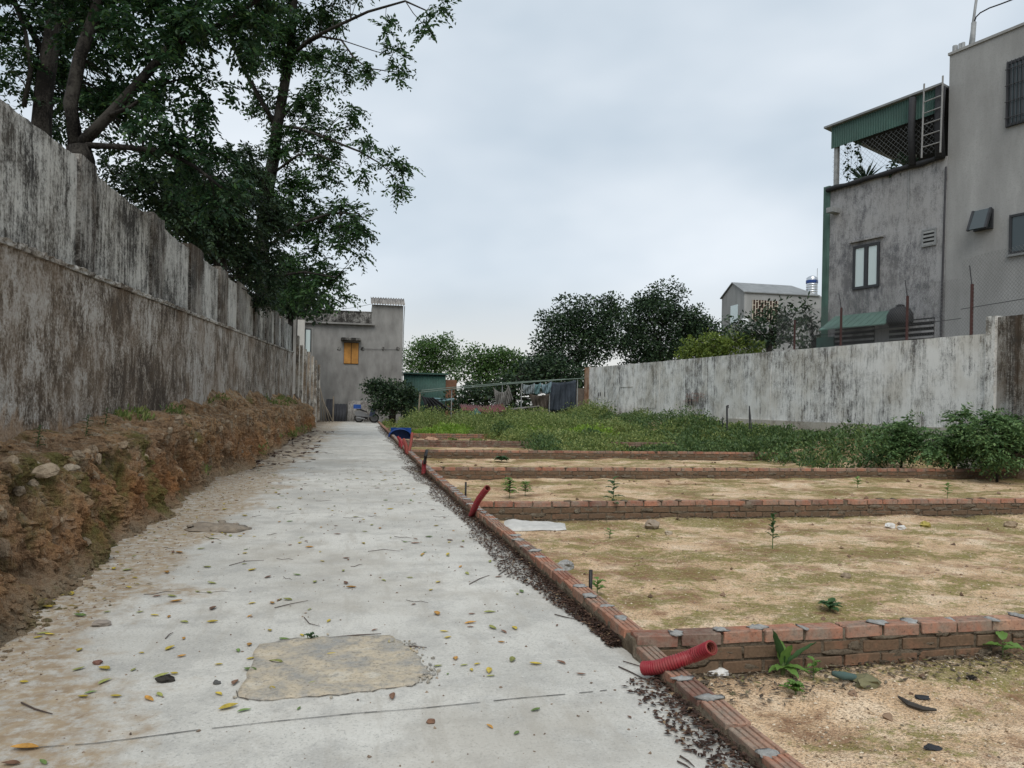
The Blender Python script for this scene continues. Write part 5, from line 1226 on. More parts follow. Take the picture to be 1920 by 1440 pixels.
W_MID = leaf_mat('weed_mid', [(0.0, (0.09, 0.14, 0.04)), (0.5, (0.17, 0.235, 0.065)), (1.0, (0.33, 0.36, 0.13))], .35)
W_LIME = leaf_mat('weed_lime', [(0.0, (0.15, 0.26, 0.035)), (0.6, (0.23, 0.36, 0.05)), (1.0, (0.33, 0.45, 0.09))], .4)
W_DARK = leaf_mat('weed_dark', [(0.0, (0.045, 0.085, 0.03)), (0.6, (0.085, 0.15, 0.05)), (1.0, (0.17, 0.23, 0.08))], .3)
def wf(label, *a, **k):
    o = weed_field(*a, **k); o['label'] = label; o['category'] = 'weeds'
wf('tall mid-green weeds covering the far plots', 'weeds', 2800, (2.2, 13.6), (36, 44), 1.0, W_MID, 51)
wf('mid-green weeds over the plots before the white wall', 'weeds', 2200, (4.5, 13.6), (29.6, 35.8), .85, W_MID, 52)
wf('olive weeds in the plot with the rusty rods', 'weeds', 1500, (5.0, 13.6), (24.2, 29.2), .55, W_MID, 53, dens=.36)
wf('bright lime green low plants in the back plots', 'weeds', 1900, (2.4, 9.0), (30.0, 35.0), .32, W_LIME, 54, .12, dens=.42)
wf('bright lime patch in the middle of the weeds', 'weeds', 500, (6.2, 9.6), (27.5, 30.0), .5, W_LIME, 55, .11)
wf('dark bushy weeds along the foot of the white wall', 'weeds', 1500, (10.6, 13.7), (15.5, 40), .62, W_DARK, 56, .10, dens=.38)
wf('mixed dark weeds behind the fourth brick wall', 'weeds', 1500, (5.2, 13.4), (19.3, 23.7), .42, W_DARK, 57, .09, dens=.44)
wf('olive weeds behind the fourth brick wall', 'weeds', 1500, (5.6, 13.4), (19.6, 23.7), .45, W_MID, 58, .08, dens=.42)
wf('low green weeds along the fifth and sixth brick walls', 'weeds', 420, (1.9, 7.0), (24.3, 29.0), .22, W_MID, 59, .10, dens=.45)
wf('green weeds spilling along the kerb at the far end', 'weeds', 260, (1.4, 2.6), (30, 46), .35, W_MID, 60, .10, dens=.40)
for (x, y, s, mat, lab) in ((5.6, 29.0, .75, W_DARK, 'single dark rounded bush standing in the lime green plants'), (8.0, 25.2, .7, W_DARK, 'dark rounded bush behind the fifth brick wall'), (11.6, 24.8, .6, W_DARK, 'dark rounded bush near the rusty rods')):
    rng = np.random.default_rng(int(x * 100)); q = unit(rng.normal(0, 1, (900, 3))) * (rng.uniform(0, 1, 900) ** .4)[:, None] * s * np.array([.6, .6, .5]); z0 = lz(x, y) + s * .42
    t = thing('round_bush', (x, y, z0 - s * .42), lab, 'bush')
    link('foliage', quads_mesh('foliage', leaf_quads(q + np.array([0, 0, s * .42]), .09, rng, .6, .3, unit(q)), mat), t); MB().tube([(x, y, z0 - s * .5), (x, y, z0)], .015, 5).build('stem', BARK, t)
# grass and weeds on the bank
rng = np.random.default_rng(77); bp = []
for i in range(2600):
    y = 5.2 + 27 * rng.uniform() ** 1.3; s = rng.choice([.86, .9, .94, .3, .2]); k = vnoise(np.array([y * .9]), np.array([s * 3]), 5)[0]
    if k < (.55 if s > .8 else .75) and y < 24: continue
    bp.append(np.array(bank_point(y, s)) + rng.normal(0, .03, 3))
bp = np.array(bp); n = 7
q = leaf_quads(np.repeat(bp, n, 0) + rng.normal(0, .025, (len(bp) * n, 3)), .07, rng, .5, .16, np.tile(np.array([[.3, 0, .9]]), (len(bp) * n, 1)), .2)
o = tag(link('bank_weeds', quads_mesh('bank_weeds', q, W_MID)), 'thin weeds and grass along the top of the earth bank', 'weeds', None, 'stuff')

# ================================================================== SMALL THINGS
LEAFP = leaf_mat('plant_leaf', [(0.0, (0.10, 0.20, 0.045)), (1.0, (0.17, 0.29, 0.07))], .3)
LEAFQ = leaf_mat('plant_leaf_dark', [(0.0, (0.035, 0.085, 0.03)), (1.0, (0.065, 0.13, 0.045))], .3)
STEMM = plain('green_stem', (0.10, 0.14, 0.05), 0.7)
def big_leaf(base, d, L, W, droop, mat, parent, roll=0.0):
    base, d = Vector(base), Vector(d).normalized(); side = d.cross(UP).normalized(); side = Matrix.Rotation(roll, 3, d) @ side
    nu = 9; P = np.zeros((nu, 5, 3))
    for i in range(nu):
        t = i / (nu - 1); w = W * math.sin(math.pi * min(1, t * .92 + .08)) ** .8 * (1 if t < .98 else .1)
        c = base + d * (L * t) - UP * (droop * L * t * t); nn = side.cross(d).normalized()
        for j in range(5):
            s = (j - 2) / 2; P[i, j] = c + side * (w * s) + nn * (abs(s) * w * .35 + .004 * math.sin(t * 20 + s * 3))
    return link('leaf', grid_mesh('leaf', P - np.array(base_of(parent)), mat), parent)
# broad-leaved weed by the near brick wall
b = YP(1468, 1250, 3.50); b.z = lz(b.x, b.y)
bl = thing('broadleaf_weed', b, 'broad-leaved bright green weed growing against the nearest brick wall', 'plant')
for dx, dy, dz, L, W, dr, mt in ((-.32, -.1, .9, .23, .028, .05, LEAFQ), (.05, -.3, .75, .17, .034, .15, LEAFP), (.75, -.1, .65, .23, .022, .10, LEAFQ), (-.5, -.5, .25, .13, .026, .2, LEAFP), (.5, -.6, .25, .14, .026, .3, LEAFP), (.1, -.7, .1, .12, .026, .3, LEAFP), (.9, -.3, .15, .13, .024, .35, LEAFP), (-.8, -.2, .12, .10, .022, .3, LEAFP), (0.0, .2, .8, .15, .03, .1, LEAFP)):
    big_leaf(b + Vector((0, 0, .04)), (dx, dy, dz), L, W, dr, mt, bl)
MB().tube([b - Vector((0, 0, .03)), b + Vector((0, 0, .07))], .012, 6).build('stem', STEMM, bl)
def small_plant(px, py, z, h, n, L, label, mat, name='seedling', spread=.7, Y=None):
    b = G(px, py, z) if Y is None else YP(px, py, Y); b.z = lz(b.x, b.y) if b.x > 1.3 else pathz(b.x, b.y)
    t = thing(name, b, label, 'plant'); rnd = random.Random(int(px * 7 + py))
    MB().tube([b - Vector((0, 0, .02)), b + Vector((rnd.uniform(-.02, .02), 0, h))], [.004 + h * .006, .002 + h * .003], 5).build('stem', STEMM, t)
    for k in range(n):
        a = k * 2.4 + rnd.uniform(-.3, .3); zz = h * (.25 + .75 * (k + 1) / n)
        big_leaf(b + Vector((0, 0, zz)), (math.cos(a) * spread, math.sin(a) * spread, rnd.uniform(.15, .6)), L * rnd.uniform(.7, 1.1) * (1.1 - .4 * (k / n)), L * .22, .25, mat, t)
    return t
small_plant(1555, 1145, -.15, .05, 11, .12, 'star-shaped small green plant alone on the mossy plot', LEAFQ, 'rosette_plant', .6)
small_plant(1148, 968, -.1, .50, 14, .15, 'tall thin leafy seedling growing before the second brick wall', LEAFQ)
small_plant(1448, 1030, -.15, .34, 14, .09, 'thin upright seedling on the second plot behind the near wall', LEAFQ, 'seedling', .4)
small_plant(1120, 1108, -.12, .12, 7, .09, 'small green seedling beside the black stake near the kerb', LEAFP)
small_plant(1142, 1010, -.15, .10, 8, .07, 'tiny bushy seedling near the clod by the white sack', LEAFP)
small_plant(1490, 1315, -.16, .06, 16, .07, 'low bushy bright green plant on the nearest plot', LEAFP, 'low_plant', 1.0)
small_plant(1525, 1290, -.16, .10, 7, .06, 'small leafy sprout between the bright weed and the teal scrap', LEAFP)
small_plant(1582, 1192, 0.10, .04, 3, .05, 'tiny sprout at the top of the near brick wall', LEAFP) if False else None
small_plant(1880, 1228, -.1, .10, 4, .13, 'yellow-green leaves at the near brick wall by the right edge', LEAFP, 'broadleaf_weed', 1.0, 3.5)
small_plant(1776, 930, -.1, .25, 9, .12, 'small green tuft on the bare third plot', LEAFP)
small_plant(1608, 912, -.1, .18, 9, .12, 'low weed on the third plot below the wall', LEAFP)
small_plant(955, 928, -.12, .30, 26, .16, 'spreading weed clump behind the second brick wall near the red conduit', LEAFP, 'weed_clump', 1.2)
small_plant(985, 926, -.12, .22, 20, .14, 'smaller weed clump beside the spreading one', LEAFP, 'weed_clump', 1.2)
small_plant(1675, 864, -.1, .30, 9, .18, 'upright sprout at the foot of the leftmost leafy shrub', LEAFP)
small_plant(1888, 868, -.1, .55, 20, .26, 'light green young plant at the foot of the right-hand shrubs', LEAFP, 'young_plant', .8)
small_plant(582, 1200, 0, .035, 6, .045, 'tiny dark sprout in the edge of the cement patch', LEAFQ)
small_plant(1490, 985, -.1, .06, 10, .10, 'mossy tuft at the foot of the second brick wall', LEAFP) if False else None
small_plant(940, 862, -.1, .12, 22, .26, 'low dark grass tuft on the plot behind the third brick wall', LEAFQ, 'grass_tuft', 1.3)
for px, py, h in ((150, 830, .22), (60, 820, .18), (195, 810, .2)):
    y = XP(px, py, -2.75).y; b = bank_point(y, .88); t = thing('bank_plant', b, {150: 'thin upright weed on the bank shelf below the wall crack', 60: 'small weed on the bank shelf at the left edge', 195: 'leafy weed on the bank shelf near the dark hollow'}[px], 'plant')
    MB().tube([b - Vector((0, 0, .03)), b + Vector((0.03, 0, h))], .004, 5).build('stem', STEMM, t)
    for k in range(12): a = k * 2.4; big_leaf(b + Vector((.02, 0, h * (.1 + .9 * k / 11))), (math.cos(a), math.sin(a), .4), .06, .012, .3, LEAFQ, t)

# red corrugated conduits
m = Mat('red_conduit', 0.5, 0.35); m.color(m.mix(m.ramp(m.noise(14, 5, .7), [(.4, .0), (.7, .6)]), (0.26, 0.016, 0.027), (0.25, 0.085, 0.07))); REDP = m.done()
REDO = plain('red_conduit_faded', (0.24, 0.055, 0.04), 0.7); BLACKP = plain('black_pipe', (0.012, 0.012, 0.013), 0.45)
def conduit(pts, r, label, mat=REDP, rings=0, name='red_conduit', hollow=True, group='red conduits along the kerb'):
    pts = [Vector(p) for p in pts]; t = thing(name, pts[0], label, 'pipe', group)
    dense = []
    for i in range(len(pts) - 1):
        p0, p1, p2, p3 = pts[max(i - 1, 0)], pts[i], pts[i + 1], pts[min(i + 2, len(pts) - 1)]
        for k in range(12):
            u = k / 12; dense.append(.5 * ((2 * p1) + (p2 - p0) * u + (2 * p0 - 5 * p1 + 4 * p2 - p3) * u * u + (3 * p1 - p0 - 3 * p2 + p3) * u ** 3))
    dense.append(pts[-1])
    if rings:
        fine = []
        for a, b in zip(dense, dense[1:]):
            for k in range(8): fine.append(a.lerp(b, k / 8))
        fine.append(dense[-1]); rad = [r * (1.0 if (i // 6) % 2 else .87) for i in range(len(fine))]
    else: fine, rad = dense, [r] * len(dense)
    MB().tube(fine, rad, 14, False).build('pipe_wall', mat, t, True)
    if hollow: MB().tube(fine, [q * .84 for q in rad], 14, False).build('inner_wall', REDO if mat is REDP else mat, t, True)
    return t
k1 = XP(1262, 1243, 1.285); k1.z = .058 + .036
conduit([G(1206, 1253, .04), G(1232, 1251, .062), G(1268, 1240, .102), G(1302, 1228, .135), G(1334, 1214, .20)], .033, 'nearest red corrugated conduit lying across the brick kerb', REDP, 1)
conduit([XP(884, 968, 1.255), XP(889, 955, 1.26), XP(898, 936, 1.28), XP(914, 915, 1.33)], .035, 'long red conduit slanting up from the kerb near the second brick wall', REDP, 1)
b = XP(794, 886, 1.14); conduit([(b.x, b.y, 0), (b.x + .01, b.y, .2), XP(796, 866, 1.15)], .04, 'upright red conduit with a black pipe in it beside the kerb', REDP, 1)
conduit([XP(796, 868, 1.15), XP(798, 856, 1.15), XP(800, 845, 1.18)], .028, 'black pipe standing out of the upright red conduit', BLACKP, 0, 'black_pipe', False, None)
for i, (xa, ya, xb, yb_, mt, lab) in enumerate(((750, 845, 733, 812, REDP, 'red conduit leaning towards the path, in the far bundle'), (754, 847, 741, 822, REDP, 'short red conduit behind the leaning one, in the far bundle'), (762, 845, 752, 828, REDP, 'red conduit in the middle of the far bundle'), (764, 846, 760, 826, REDO, 'upright faded conduit in the far bundle'), (765, 846, 776, 814, REDO, 'faded orange conduit leaning towards the plots, in the far bundle'))):
    p, q = XP(xa, ya, 1.18), XP(xb, yb_, 1.18 + (.12 if xb > xa else -.08)); p.z = 0; q.y = p.y + .1 * i; q.z = max(.3, q.z)
    conduit([p, p.lerp(q, .5) + Vector((.02, 0, .03)), q], .036, lab, mt, 0)
for px, yt, yb_, X, lab in ((1107, 1068, 1108, 1.57, 'short black stake standing in the plot just behind the kerb'), (873, 905, 926, 1.47, 'thin black stake behind the kerb further along')):
    b, t = XP(px, yb_, X), XP(px + (2 if px < 1000 else 0), yt, X); b.z = -.2
    o = MB().lathe(b, [(.0135, 0), (.0135, t.z - b.z), (.010, t.z - b.z), (.010, t.z - b.z - .03)], 10).build('black_stake', BLACKP, None, True, b); tag(o, lab, 'stake')
# blue plastic basin turned on its side
c = D(750, 812, 27.5); bb = thing('blue_bin', c, 'cut blue plastic drum lying among the weeds by the kerb', 'drum')
BLUEB = plain('blue_drum', (0.006, 0.055, 0.26), 0.45, 0, .2)
prof = []
for k in range(17): a = math.pi * k / 16; prof.append((math.cos(a), math.sin(a)))
vs = []
for t in (1.0, .94):
    for yy in (-.3, .35):
        for x, z in prof: vs.append(c + Vector((x * .42 * t, yy, z * .30 * t - .14)))
n = 17; fs = []
for k in range(16): fs += [(k, k + 1, n + k + 1, n + k), (2 * n + k, 3 * n + k, 3 * n + k + 1, 2 * n + k + 1), (k, 2 * n + k, 2 * n + k + 1, k + 1), (n + k, n + k + 1, 3 * n + k + 1, 3 * n + k)]
MB().add(vs, fs).build('drum_wall', BLUEB, bb, True); MB().box(c + Vector((.05, .3, -.02)), (.75, .03, .42)).build('drum_base', BLUEB, bb)

# white sack lying flat before the second wall
rng = np.random.default_rng(9); c = G(1003, 988, -.14); P = np.zeros((30, 16, 3))
for i in range(30):
    for j in range(16):
        u, v = i / 29 * 2 - 1, j / 15 * 2 - 1; e = max(0, 1 - max(abs(u), abs(v)) ** 6)
        x = c.x + u * .36 + .05 * v; y = c.y + v * .22 - .03 * u
        P[i, j] = (x, y, lz(x, y) + .006 + e * (.022 + .03 * float(fbm(np.array([u * 2 + 5]), np.array([v * 3.0]), 3, 3)[0])))
SACK = plain('woven_sack', (0.50, 0.49, 0.46), 0.8, 0, .2, 9)
tag(link('white_sack', grid_mesh('white_sack', P - np.array(c), SACK), None, c), 'empty white woven sack lying flat before the second brick wall', 'sack')
# heap of set cement on the path
c = G(408, 992); mb = MB()
mb.blob(c + Vector((0, 0, .0)), (.26, .22, .045), 3, 14, 7, .22); mb.blob(c + Vector((.12, -.05, .0)), (.18, .16, .05), 4, 12, 7, .2); mb.blob(c + Vector((-.14, .04, .01)), (.14, .12, .045), 5, 10, 6, .25)
for i in range(26): mb.blob(c + Vector((random.gauss(0, .13), random.gauss(0, .1), random.uniform(0, .035))), (random.uniform(.02, .06), random.uniform(.02, .05), random.uniform(.012, .03)), 900 + i, 8, 5, .35)
tag(mb.build('cement_heap', plain('hard_mud', (0.24, 0.20, 0.155), 0.95, 0, .3, 14), None, True, c), 'flattened heap of hardened grey mud on the left of the path', 'heap')
# loose rubble
WSTONE = plain('white_stone', (0.62, 0.61, 0.58), 0.9, 0, .15, 20)
def rubble(px, py, z, size, label, mat=None, name='stone', cat='stone', flat=.6, group=None, seed=None):
    b = G(px, py, z); b.z = (lz(b.x, b.y) if b.x > 1.34 else pathz(b.x, b.y))
    d = (b - EYEP).length; s = size * d / F / 2; sd = int(px * 3 + py) if seed is None else seed
    o = MB().blob(b + Vector((0, 0, s * flat * .55)), (s, s * .8, s * flat), sd, 9, 6, .28).build(name, mat or STONE, None, False, b)
    return tag(o, label, cat, group)
rubble(1345, 1276, -.16, 44, 'white stone chip by the kerb under the red conduit', WSTONE, flat=.4)
rubble(1594, 1287, -.16, 26, 'flat white chip beside the teal scrap', WSTONE, flat=.3)
rubble(1625, 1298, -.16, 46, 'mossy lump on the nearest plot behind the white chip', plain('mossy_lump', (0.14, 0.13, 0.07), .95), flat=.5)
rubble(1222, 992, -.14, 30, 'grey lump of hardened cement on the second plot', plain('cement_lump', (0.27, 0.22, 0.17), .95), 'cement_lump', 'lump', .7)
rubble(1060, 1058, -.12, 34, 'grey clod just behind the kerb near the black stake', CEMENT, 'cement_lump', 'lump', .6)
rubble(1254, 1000, -.14, 14, 'small stone beside the cement lump on the second plot')
rubble(1222, 1079, -.14, 14, 'small grey stone in the middle of the second plot') if False else None
rubble(1586, 1080, -.14, 17, 'small brown stone in the middle of the second plot')
rubble(1820, 1285, -.15, 18, 'dark clod near the moss at the right of the nearest plot', BARK, flat=.4)
rubble(808, 835, -.1, 26, 'big orange-brown stone by the kerb among the back plots', plain('orange_stone', (0.42, 0.26, 0.17), .9), flat=.8)
rubble(1004, 836, -.1, 22, 'pale stone on the dirt edge of the fifth plot', flat=.7); rubble(975, 836, -.1, 18, 'pale stone next to a larger one on the fifth plot', flat=.7)
rubble(1539, 842, -.1, 22, 'pinkish stone lying alone behind the fourth brick wall', plain('pink_stone', (0.38, 0.27, 0.22), .9), flat=.8)
rubble(1670, 990, -.14, 18, 'pale stone at the hole under the second wall', WSTONE); rubble(1690, 993, -.14, 14, 'second pale stone at the hole under the second wall', WSTONE); rubble(1735, 988, -.14, 18, 'yellowish lump at the foot of the second wall', plain('yellow_lump', (0.34, 0.28, 0.07), .8))
rubble(1895, 990, -.14, 20, 'brown stone at the foot of the second wall near the right edge')
rubble(192, 1170, 0, 28, 'flat grey stone on the path near the left bank', plain('path_stone', (0.30, 0.26, 0.22), .9), flat=.4); rubble(310, 1275, 0, 30, 'dark curled clod on the path left of the cement patch', BARK, flat=.4)
rubble(808, 1353, 0, 15, 'small brown pebble below the cement patch', plain('brown_pebble', (0.20, 0.11, 0.07), .9)); rubble(406, 1280, 0, 13, 'small dark grey pebble left of the cement patch', plain('dark_pebble', (0.09, 0.09, 0.085), .9)); rubble(183, 1242, 0, 14, 'small reddish pebble on the left of the path', plain('red_pebble', (0.16, 0.08, 0.06), .9))
tag(MB().tube([YP(1560, 1262, 3.38), YP(1580, 1267, 3.36), YP(1600, 1270, 3.36), YP(1618, 1276, 3.34)], [.012, .022, .018, .008], 8).build('teal_scrap', plain('teal_rag', (0.06, 0.10, 0.09), .9), None, True, YP(1580, 1270, 3.36)), 'crumpled teal scrap lying at the foot of the near brick wall', 'scrap')
bpts = [G(1685, 1322, -.15), G(1705, 1332, -.15), G(1730, 1338, -.15), G(1756, 1342, -.15)]
for p in bpts: p.z = lz(p.x, p.y) + .018
tag(MB().tube(bpts, [.006, .014, .012, .006], 6).build('rubber_strip', plain('charred_strip', (0.05, 0.045, 0.04), .85), None, False, bpts[0]), 'dark curved strip lying on the nearest plot', 'scrap')
rubble(1728, 1318, -.15, 24, 'flat black scrap just behind the curved strip', BLACKT, 'black_scrap', 'scrap', .15); rubble(1748, 1412, -.15, 26, 'heap of black crumbs at the bottom of the nearest plot', BLACKT, 'black_crumbs', 'heap', .25)
# loose gravel over the plots
def pebbles(name, n, xr, yr, rr, mat, seed, zf, label, pw=1.6):
    rng = np.random.default_rng(seed); x = rng.uniform(*xr, n); y = yr[0] + (yr[1] - yr[0]) * rng.uniform(0, 1, n) ** pw; r = rr[0] + (rr[1] - rr[0]) * rng.uniform(0, 1, n) ** 4
    z = zf(x, y) + r * .25; c = np.stack([x, y, z], -1); o = np.array([[1, 0, 0], [0, 1, 0], [-1, 0, 0], [0, -1, 0], [0, 0, .7], [0, 0, -.7]], float)
    V = c[:, None] + (o[None] + rng.normal(0, .18, (n, 6, 3))) * r[:, None, None]
    f = np.array([[0, 1, 4], [1, 2, 4], [2, 3, 4], [3, 0, 4], [1, 0, 5], [2, 1, 5], [3, 2, 5], [0, 3, 5]])
    me = bpy.data.meshes.new(name); me.from_pydata(V.reshape(-1, 3).tolist(), [], (np.arange(n)[:, None, None] * 6 + f[None]).reshape(-1, 3).tolist()); me.materials.append(mat)
    return tag(link(name, me), label, 'gravel', None, 'stuff')
GRAV = leaf_mat('gravel', [(0.0, (0.17, 0.11, 0.07)), (0.3, (0.38, 0.29, 0.19)), (0.7, (0.52, 0.42, 0.30)), (0.92, (0.62, 0.54, 0.42)), (1.0, (0.09, 0.07, 0.05))], 0.0, .95)
pebbles('gravel', 14000, (1.36, 5.2), (1.9, 3.55), (.002, .009), GRAV, 1, lot_z, 'fine sandy gravel of the nearest plot', 1.0)
pebbles('gravel', 12000, (1.36, 9.5), (3.7, 8.7), (.003, .011), GRAV, 2, lot_z, 'fine sandy gravel of the second plot', 1.3)
pz = lambda x, y: (fbm(x * 1.3, y * 1.3, 4, 3) - .5) * .022 - .004 + np.clip((-1.55 - x) * .05, 0, .05)
CLOD = leaf_mat('plot_clods', [(0.0, (0.10, 0.065, 0.042)), (0.5, (0.20, 0.13, 0.085)), (1.0, (0.34, 0.25, 0.17))], 0.0, .95)
pebbles('clods', 420, (1.5, 9.0), (2.0, 8.6), (.006, .032), CLOD, 6, lot_z, 'dark earth clods scattered over the two near plots', 1.0)
pebbles('clods', 300, (1.5, 13.0), (9.0, 18.7), (.012, .05), CLOD, 7, lot_z, 'dark earth clods scattered over the third and fourth plots', 1.0)
GRIT = leaf_mat('path_grit', [(0.0, (0.10, 0.075, 0.055)), (0.5, (0.20, 0.15, 0.11)), (1.0, (0.34, 0.27, 0.2))], 0.0, .95)
pebbles('grit', 2600, (-2.0, 1.2), (2.2, 15), (.0015, .009), GRIT, 3, pz, 'scattered dark grit on the concrete path', 1.4)
pebbles('grit', 3600, (-2.15, -1.45), (3.2, 16), (.002, .011), leaf_mat('bank_grit', [(0.0, (0.16, 0.11, 0.075)), (0.6, (0.30, 0.225, 0.155)), (1.0, (0.42, 0.34, 0.25))], 0.0, .95), 4, pz, 'loose earth crumbs along the toe of the bank', 1.6)

# leaf litter banked against the kerb
LIT = leaf_mat('leaf_litter', [(0.0, (0.03, 0.018, 0.013)), (0.6, (0.065, 0.036, 0.026)), (0.9, (0.12, 0.068, 0.045)), (1.0, (0.24, 0.17, 0.10))], .1, .85)
def litter(name, n, seed, xs, yr, mat, size, label, pile=.05, pw=1.5):
    rng = np.random.default_rng(seed); y = yr[0] + (yr[1] - yr[0]) * rng.uniform(0, 1, n) ** pw; wob = (fbm(y * .8, y * 0, 3, seed) + .25)
    u = rng.uniform(0, 1, n) ** 2.2; tap = np.clip((y - yr[0]) / 1.5, .25, 1); x = xs[0] + (kdx(y) if xs[0] > 0 else 0) + (xs[1] - xs[0]) * u * wob * 1.35 * tap
    z = pz(x, y) + .006 + pile * (1 - u) ** 2 * wob * rng.uniform(0, 1, n)
    q = leaf_quads(np.stack([x, y, z], -1), size, rng, 1.6, .22, None, .0)
    d_ = q[:, 2] - q[:, 0]; q[:, 2, 2] = q[:, 0, 2] + d_[:, 2] * .25; q[:, 1, 2] = q[:, 0, 2] + (q[:, 1, 2] - q[:, 0, 2]) * .35 + .004; q[:, 3, 2] = q[:, 0, 2] + (q[:, 3, 2] - q[:, 0, 2]) * .35 + .003
    q[..., 2] = np.maximum(q[..., 2], pz(q[..., 0], q[..., 1]) + .003); q[..., 0] = np.minimum(q[..., 0], 1.226 + kdx(q[..., 1]))
    return tag(link(name, quads_mesh(name, q, mat)), label, 'litter', None, 'stuff')
litter('leaf_litter', 13000, 21, (1.222, .97), (3.72, 15), LIT, .032, 'dark dead leaves banked along the brick kerb')
litter('leaf_litter', 5000, 22, (1.222, .99), (12, 40), LIT, .05, 'dead leaves along the far part of the kerb', .06, 1.2)
litter('leaf_litter', 1500, 23, (1.222, 1.0), (1.6, 3.25), LIT, .035, 'dead leaves gathered by the kerb at the bottom of the view', .04, 1.0)
litter('leaf_litter', 260, 24, (-2.0, -1.25), (3.4, 12), leaf_mat('yellow_litter', [(0.0, (0.20, 0.14, 0.03)), (0.5, (0.30, 0.24, 0.06)), (1.0, (0.12, 0.08, 0.04))], .1, .8), .05, 'yellowing leaves along the toe of the bank', .01)
litter('leaf_litter', 420, 25, (-2.1, -1.1), (14, 32), LIT, .22, 'dark leaf drifts along the far toe of the bank', .01, 1.1)

def foot_litter(n, seed, y, width, x0, x1, label):
    rng = np.random.default_rng(seed); x = x0 + (x1 - x0) * rng.uniform(0, 1, n) ** 1.2; yy = y - width * rng.uniform(0, 1, n) ** 2 * (.3 + fbm(x * 1.3, x * 0, 3, seed))
    q = leaf_quads(np.stack([x, yy, lot_z(x, yy) + .008 + .02 * rng.uniform(0, 1, n)], -1), .045, rng, 1.6, .2)
    q[..., 2] = q[:, :1, 2] + (q[..., 2] - q[:, :1, 2]) * .3; q[..., 2] = np.maximum(q[..., 2], lot_z(q[..., 0], q[..., 1]) + .003); q[..., 1] = np.minimum(q[..., 1], y)
    tag(link('leaf_litter', quads_mesh('leaf_litter', q, LITF)), label, 'litter', None, 'stuff')
LITF = leaf_mat('grey_litter', [(0.0, (0.05, 0.038, 0.028)), (0.5, (0.11, 0.085, 0.06)), (0.85, (0.22, 0.18, 0.13)), (1.0, (0.12, 0.12, 0.04))], .1, .85)
foot_litter(1500, 31, WALLS_Y[0] - .06, .34, 1.55, 5.2, 'dead leaves and crumbs along the foot of the nearest brick wall')
foot_litter(1300, 32, WALLS_Y[1] - .06, .30, 1.5, 10, 'dead leaves along the foot of the second brick wall')
# single fallen leaves and twigs on the path
def leaf_mesh(seed, mat):
    rnd = random.Random(seed); L, W = 1.0, rnd.uniform(.17, .26); P = np.zeros((7, 5, 3)); cu, tw = rnd.uniform(.1, .35), rnd.uniform(-.3, .3)
    for i in range(7):
        t = i / 6; w = W * math.sin(math.pi * min(1, t * .95 + .03)) ** .85
        for j in range(5): s = (j - 2) / 2; P[i, j] = (t - .5, w * s + .05 * math.sin(t * 3), max(.01, abs(s) * w * .5 + cu * (t - .5) ** 2 + tw * (t - .5) * s * w * 2) + .02)
    return grid_mesh('fallen_leaf', P, mat)
FL = {}
for nm, c in (('yellow', (0.42, 0.32, 0.045)), ('olive', (0.24, 0.25, 0.07)), ('orange', (0.40, 0.21, 0.045)), ('brown', (0.16, 0.085, 0.05)), ('green', (0.13, 0.20, 0.055))):
    FL[nm] = [leaf_mesh(i * 13 + len(nm), plain('leaf_' + nm + str(i), tuple(q * (.8 + .2 * i) for q in c), .6, 0, .35, 40)) for i in range(3)]
LAB = {'yellow': 'small yellow fallen leaf on the path,', 'olive': 'small olive fallen leaf on the path,', 'orange': 'small orange-brown fallen leaf on the path,', 'brown': 'small dark brown fallen leaf on the path,', 'green': 'small green fallen leaf on the path,'}
def zone(base, x, y):
    if y < 3.9: w = 'beside the cement patch' if -.6 < x < .7 else ('below the flat grey stone' if x <= -.6 else 'near the nearest conduit')
    elif x < -.9: w = 'on the soil-stained edge along the bank'
    elif x > .55: w = 'close to the leaf litter by the kerb'
    elif y < 6: w = 'just beyond the cement patch'
    elif y < 9: w = 'level with the mud heap'
    else: w = 'far along, past the mud heap'
    return base + ' ' + w
def fallen(x, y, colr, size, rz=None):
    o = link('fallen_leaf', random.choice(FL[colr]), None, (x, y, pathz(x, y) + .003)); o.scale = (size, size, size); o.rotation_euler = (random.uniform(-.08, .08), random.uniform(-.08, .08), random.uniform(0, 6.3) if rz is None else rz)
    return tag(o, zone(LAB[colr], x, y), 'leaf', 'fallen leaves on the path')
spots = [(475, 1282, 'orange', 22), (470, 1235, 'yellow', 17), (195, 1253, 'yellow', 30), (147, 1253, 'olive', 24), (340, 1228, 'orange', 18), (327, 1262, 'yellow', 18), (300, 1302, 'olive', 26), (280, 1310, 'orange', 32), (217, 1305, 'yellow', 22), (170, 1297, 'green', 22), (458, 1331, 'green', 28), (560, 1327, 'green', 16), (585, 1280, 'olive', 20), (918, 1362, 'orange', 22), (1004, 1332, 'green', 24), (968, 1375, 'green', 20), (822, 1248, 'olive', 20), (920, 1267, 'olive', 20), (940, 1203, 'orange', 16), (840, 1195, 'yellow', 18), (870, 1246, 'olive', 18), (895, 1245, 'yellow', 16), (766, 1216, 'yellow', 22), (840, 1262, 'green', 12), (882, 1175, 'brown', 16), (885, 1151, 'brown', 18), (45, 1405, 'orange', 46), (80, 1429, 'green', 24), (20, 1432, 'brown', 30), (410, 1245, 'yellow', 16), (262, 1146, 'olive', 16), (265, 1222, 'yellow', 12), (345, 1165, 'olive', 24), (398, 1165, 'yellow', 22), (290, 1152, 'yellow', 20), (400, 1140, 'brown', 26), (505, 1181, 'yellow', 16), (345, 1195, 'orange', 14), (1045, 1172, 'brown', 12), (1180, 1345, 'brown', 14), (150, 1153, 'green', 26), (90, 1140, 'yellow', 24), (1275, 1330, 'olive', 16), (1290, 1345, 'brown', 26), (135, 1115, 'yellow', 22)]
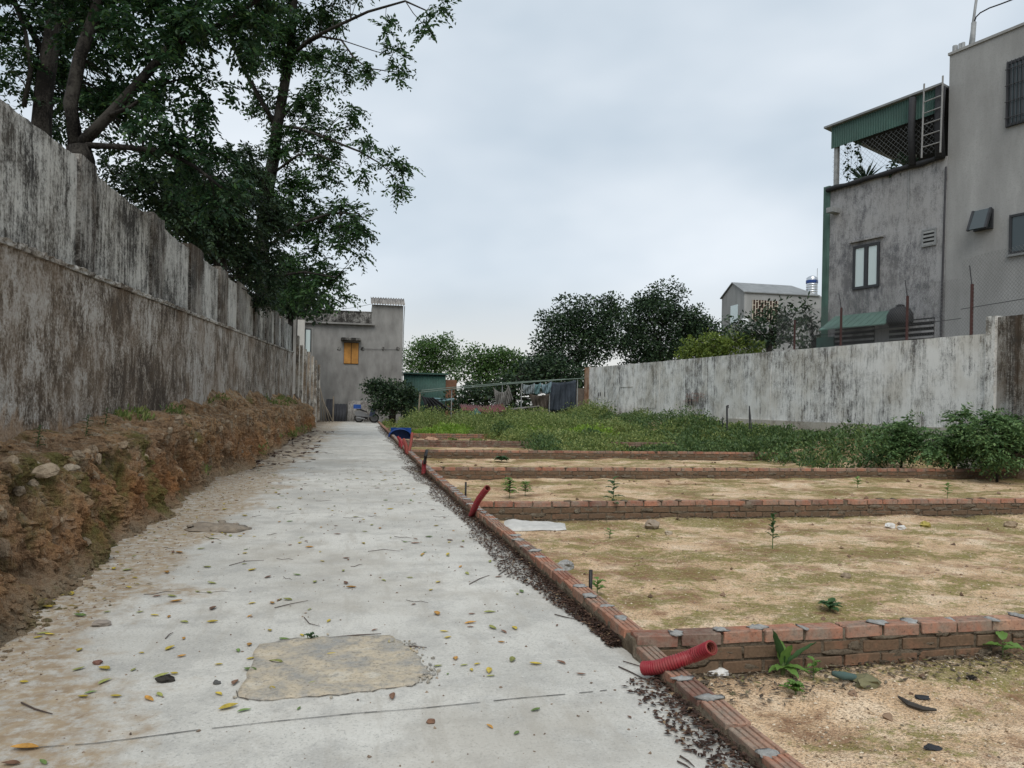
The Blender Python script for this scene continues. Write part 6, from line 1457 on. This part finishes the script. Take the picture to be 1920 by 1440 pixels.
for px, py, c, s in spots:
    p = G(px, py, 0)
    if p.x < 1.17: fallen(p.x, p.y, c, max(.024, s * (p - EYEP).length / F * .85))
for i in range(245):
    y = 3.2 + 11 * random.random() ** 1.2; x = random.uniform(-1.75, 1.12)
    fallen(x, y, random.choices(['yellow', 'olive', 'orange', 'brown', 'green'], [4, 5, 2, 3, 2])[0], random.uniform(.04, .085))
TW = plain('dry_twig', (0.075, 0.055, 0.045), .9)
def twig(pts, r, label='thin dark dry twig on the path,'):
    o = MB().tube(pts, [r] * (len(pts) - 1) + [r * .5], 5).build('dry_twig', TW, None, False, pts[0]); tag(o, zone(label, pts[0].x, pts[0].y), 'twig', 'dry twigs on the path')
def gp(px, py, h=.005): p = G(px, py, 0); p.z = pathz(p.x, p.y) + h; return p
for seg in (((570, 1158), (580, 1170), (600, 1176)), ((40, 1318), (65, 1330), (98, 1340)), ((1168, 1240), (1195, 1248), (1240, 1262)), ((515, 1140), (545, 1133), (578, 1127)), ((620, 1196), (670, 1192), (715, 1190)), ((1160, 1250), (1185, 1262), (1222, 1282)), ((750, 1212), (770, 1213), (800, 1214)), ((430, 1060), (460, 1052), (495, 1050)), ((880, 1095), (900, 1085), (918, 1078)), ((935, 1078), (948, 1068), (958, 1060)), ((950, 1082), (960, 1076), (975, 1066)), ((690, 1034), (720, 1030), (750, 1033)), ((1040, 1152), (1060, 1157), (1085, 1162)), ((310, 1195), (318, 1188), (325, 1184)), ((1275, 1420), (1290, 1430), (1302, 1440)), ((1270, 1430), (1285, 1438), (1300, 1448))):
    twig([gp(*q, .005 + .004 * random.random()) for q in seg], random.uniform(.0022, .004))
for i in range(40):
    y = 4.5 + 15 * random.random() ** 1.2; x = random.uniform(-1.6, 1.15); a = random.uniform(-.9, .9) if random.random() < .8 else random.uniform(0, 3.1); L = random.uniform(.04, .14)
    p = [Vector((x + math.cos(a) * L * t, y + math.sin(a) * L * t + .02 * math.sin(t * 4), 0)) for t in (-1, -.3, .4, 1)]
    for q in p: q.x = min(q.x, 1.2); q.z = pathz(q.x, q.y) + .005
    twig(p, random.uniform(.001, .0022))
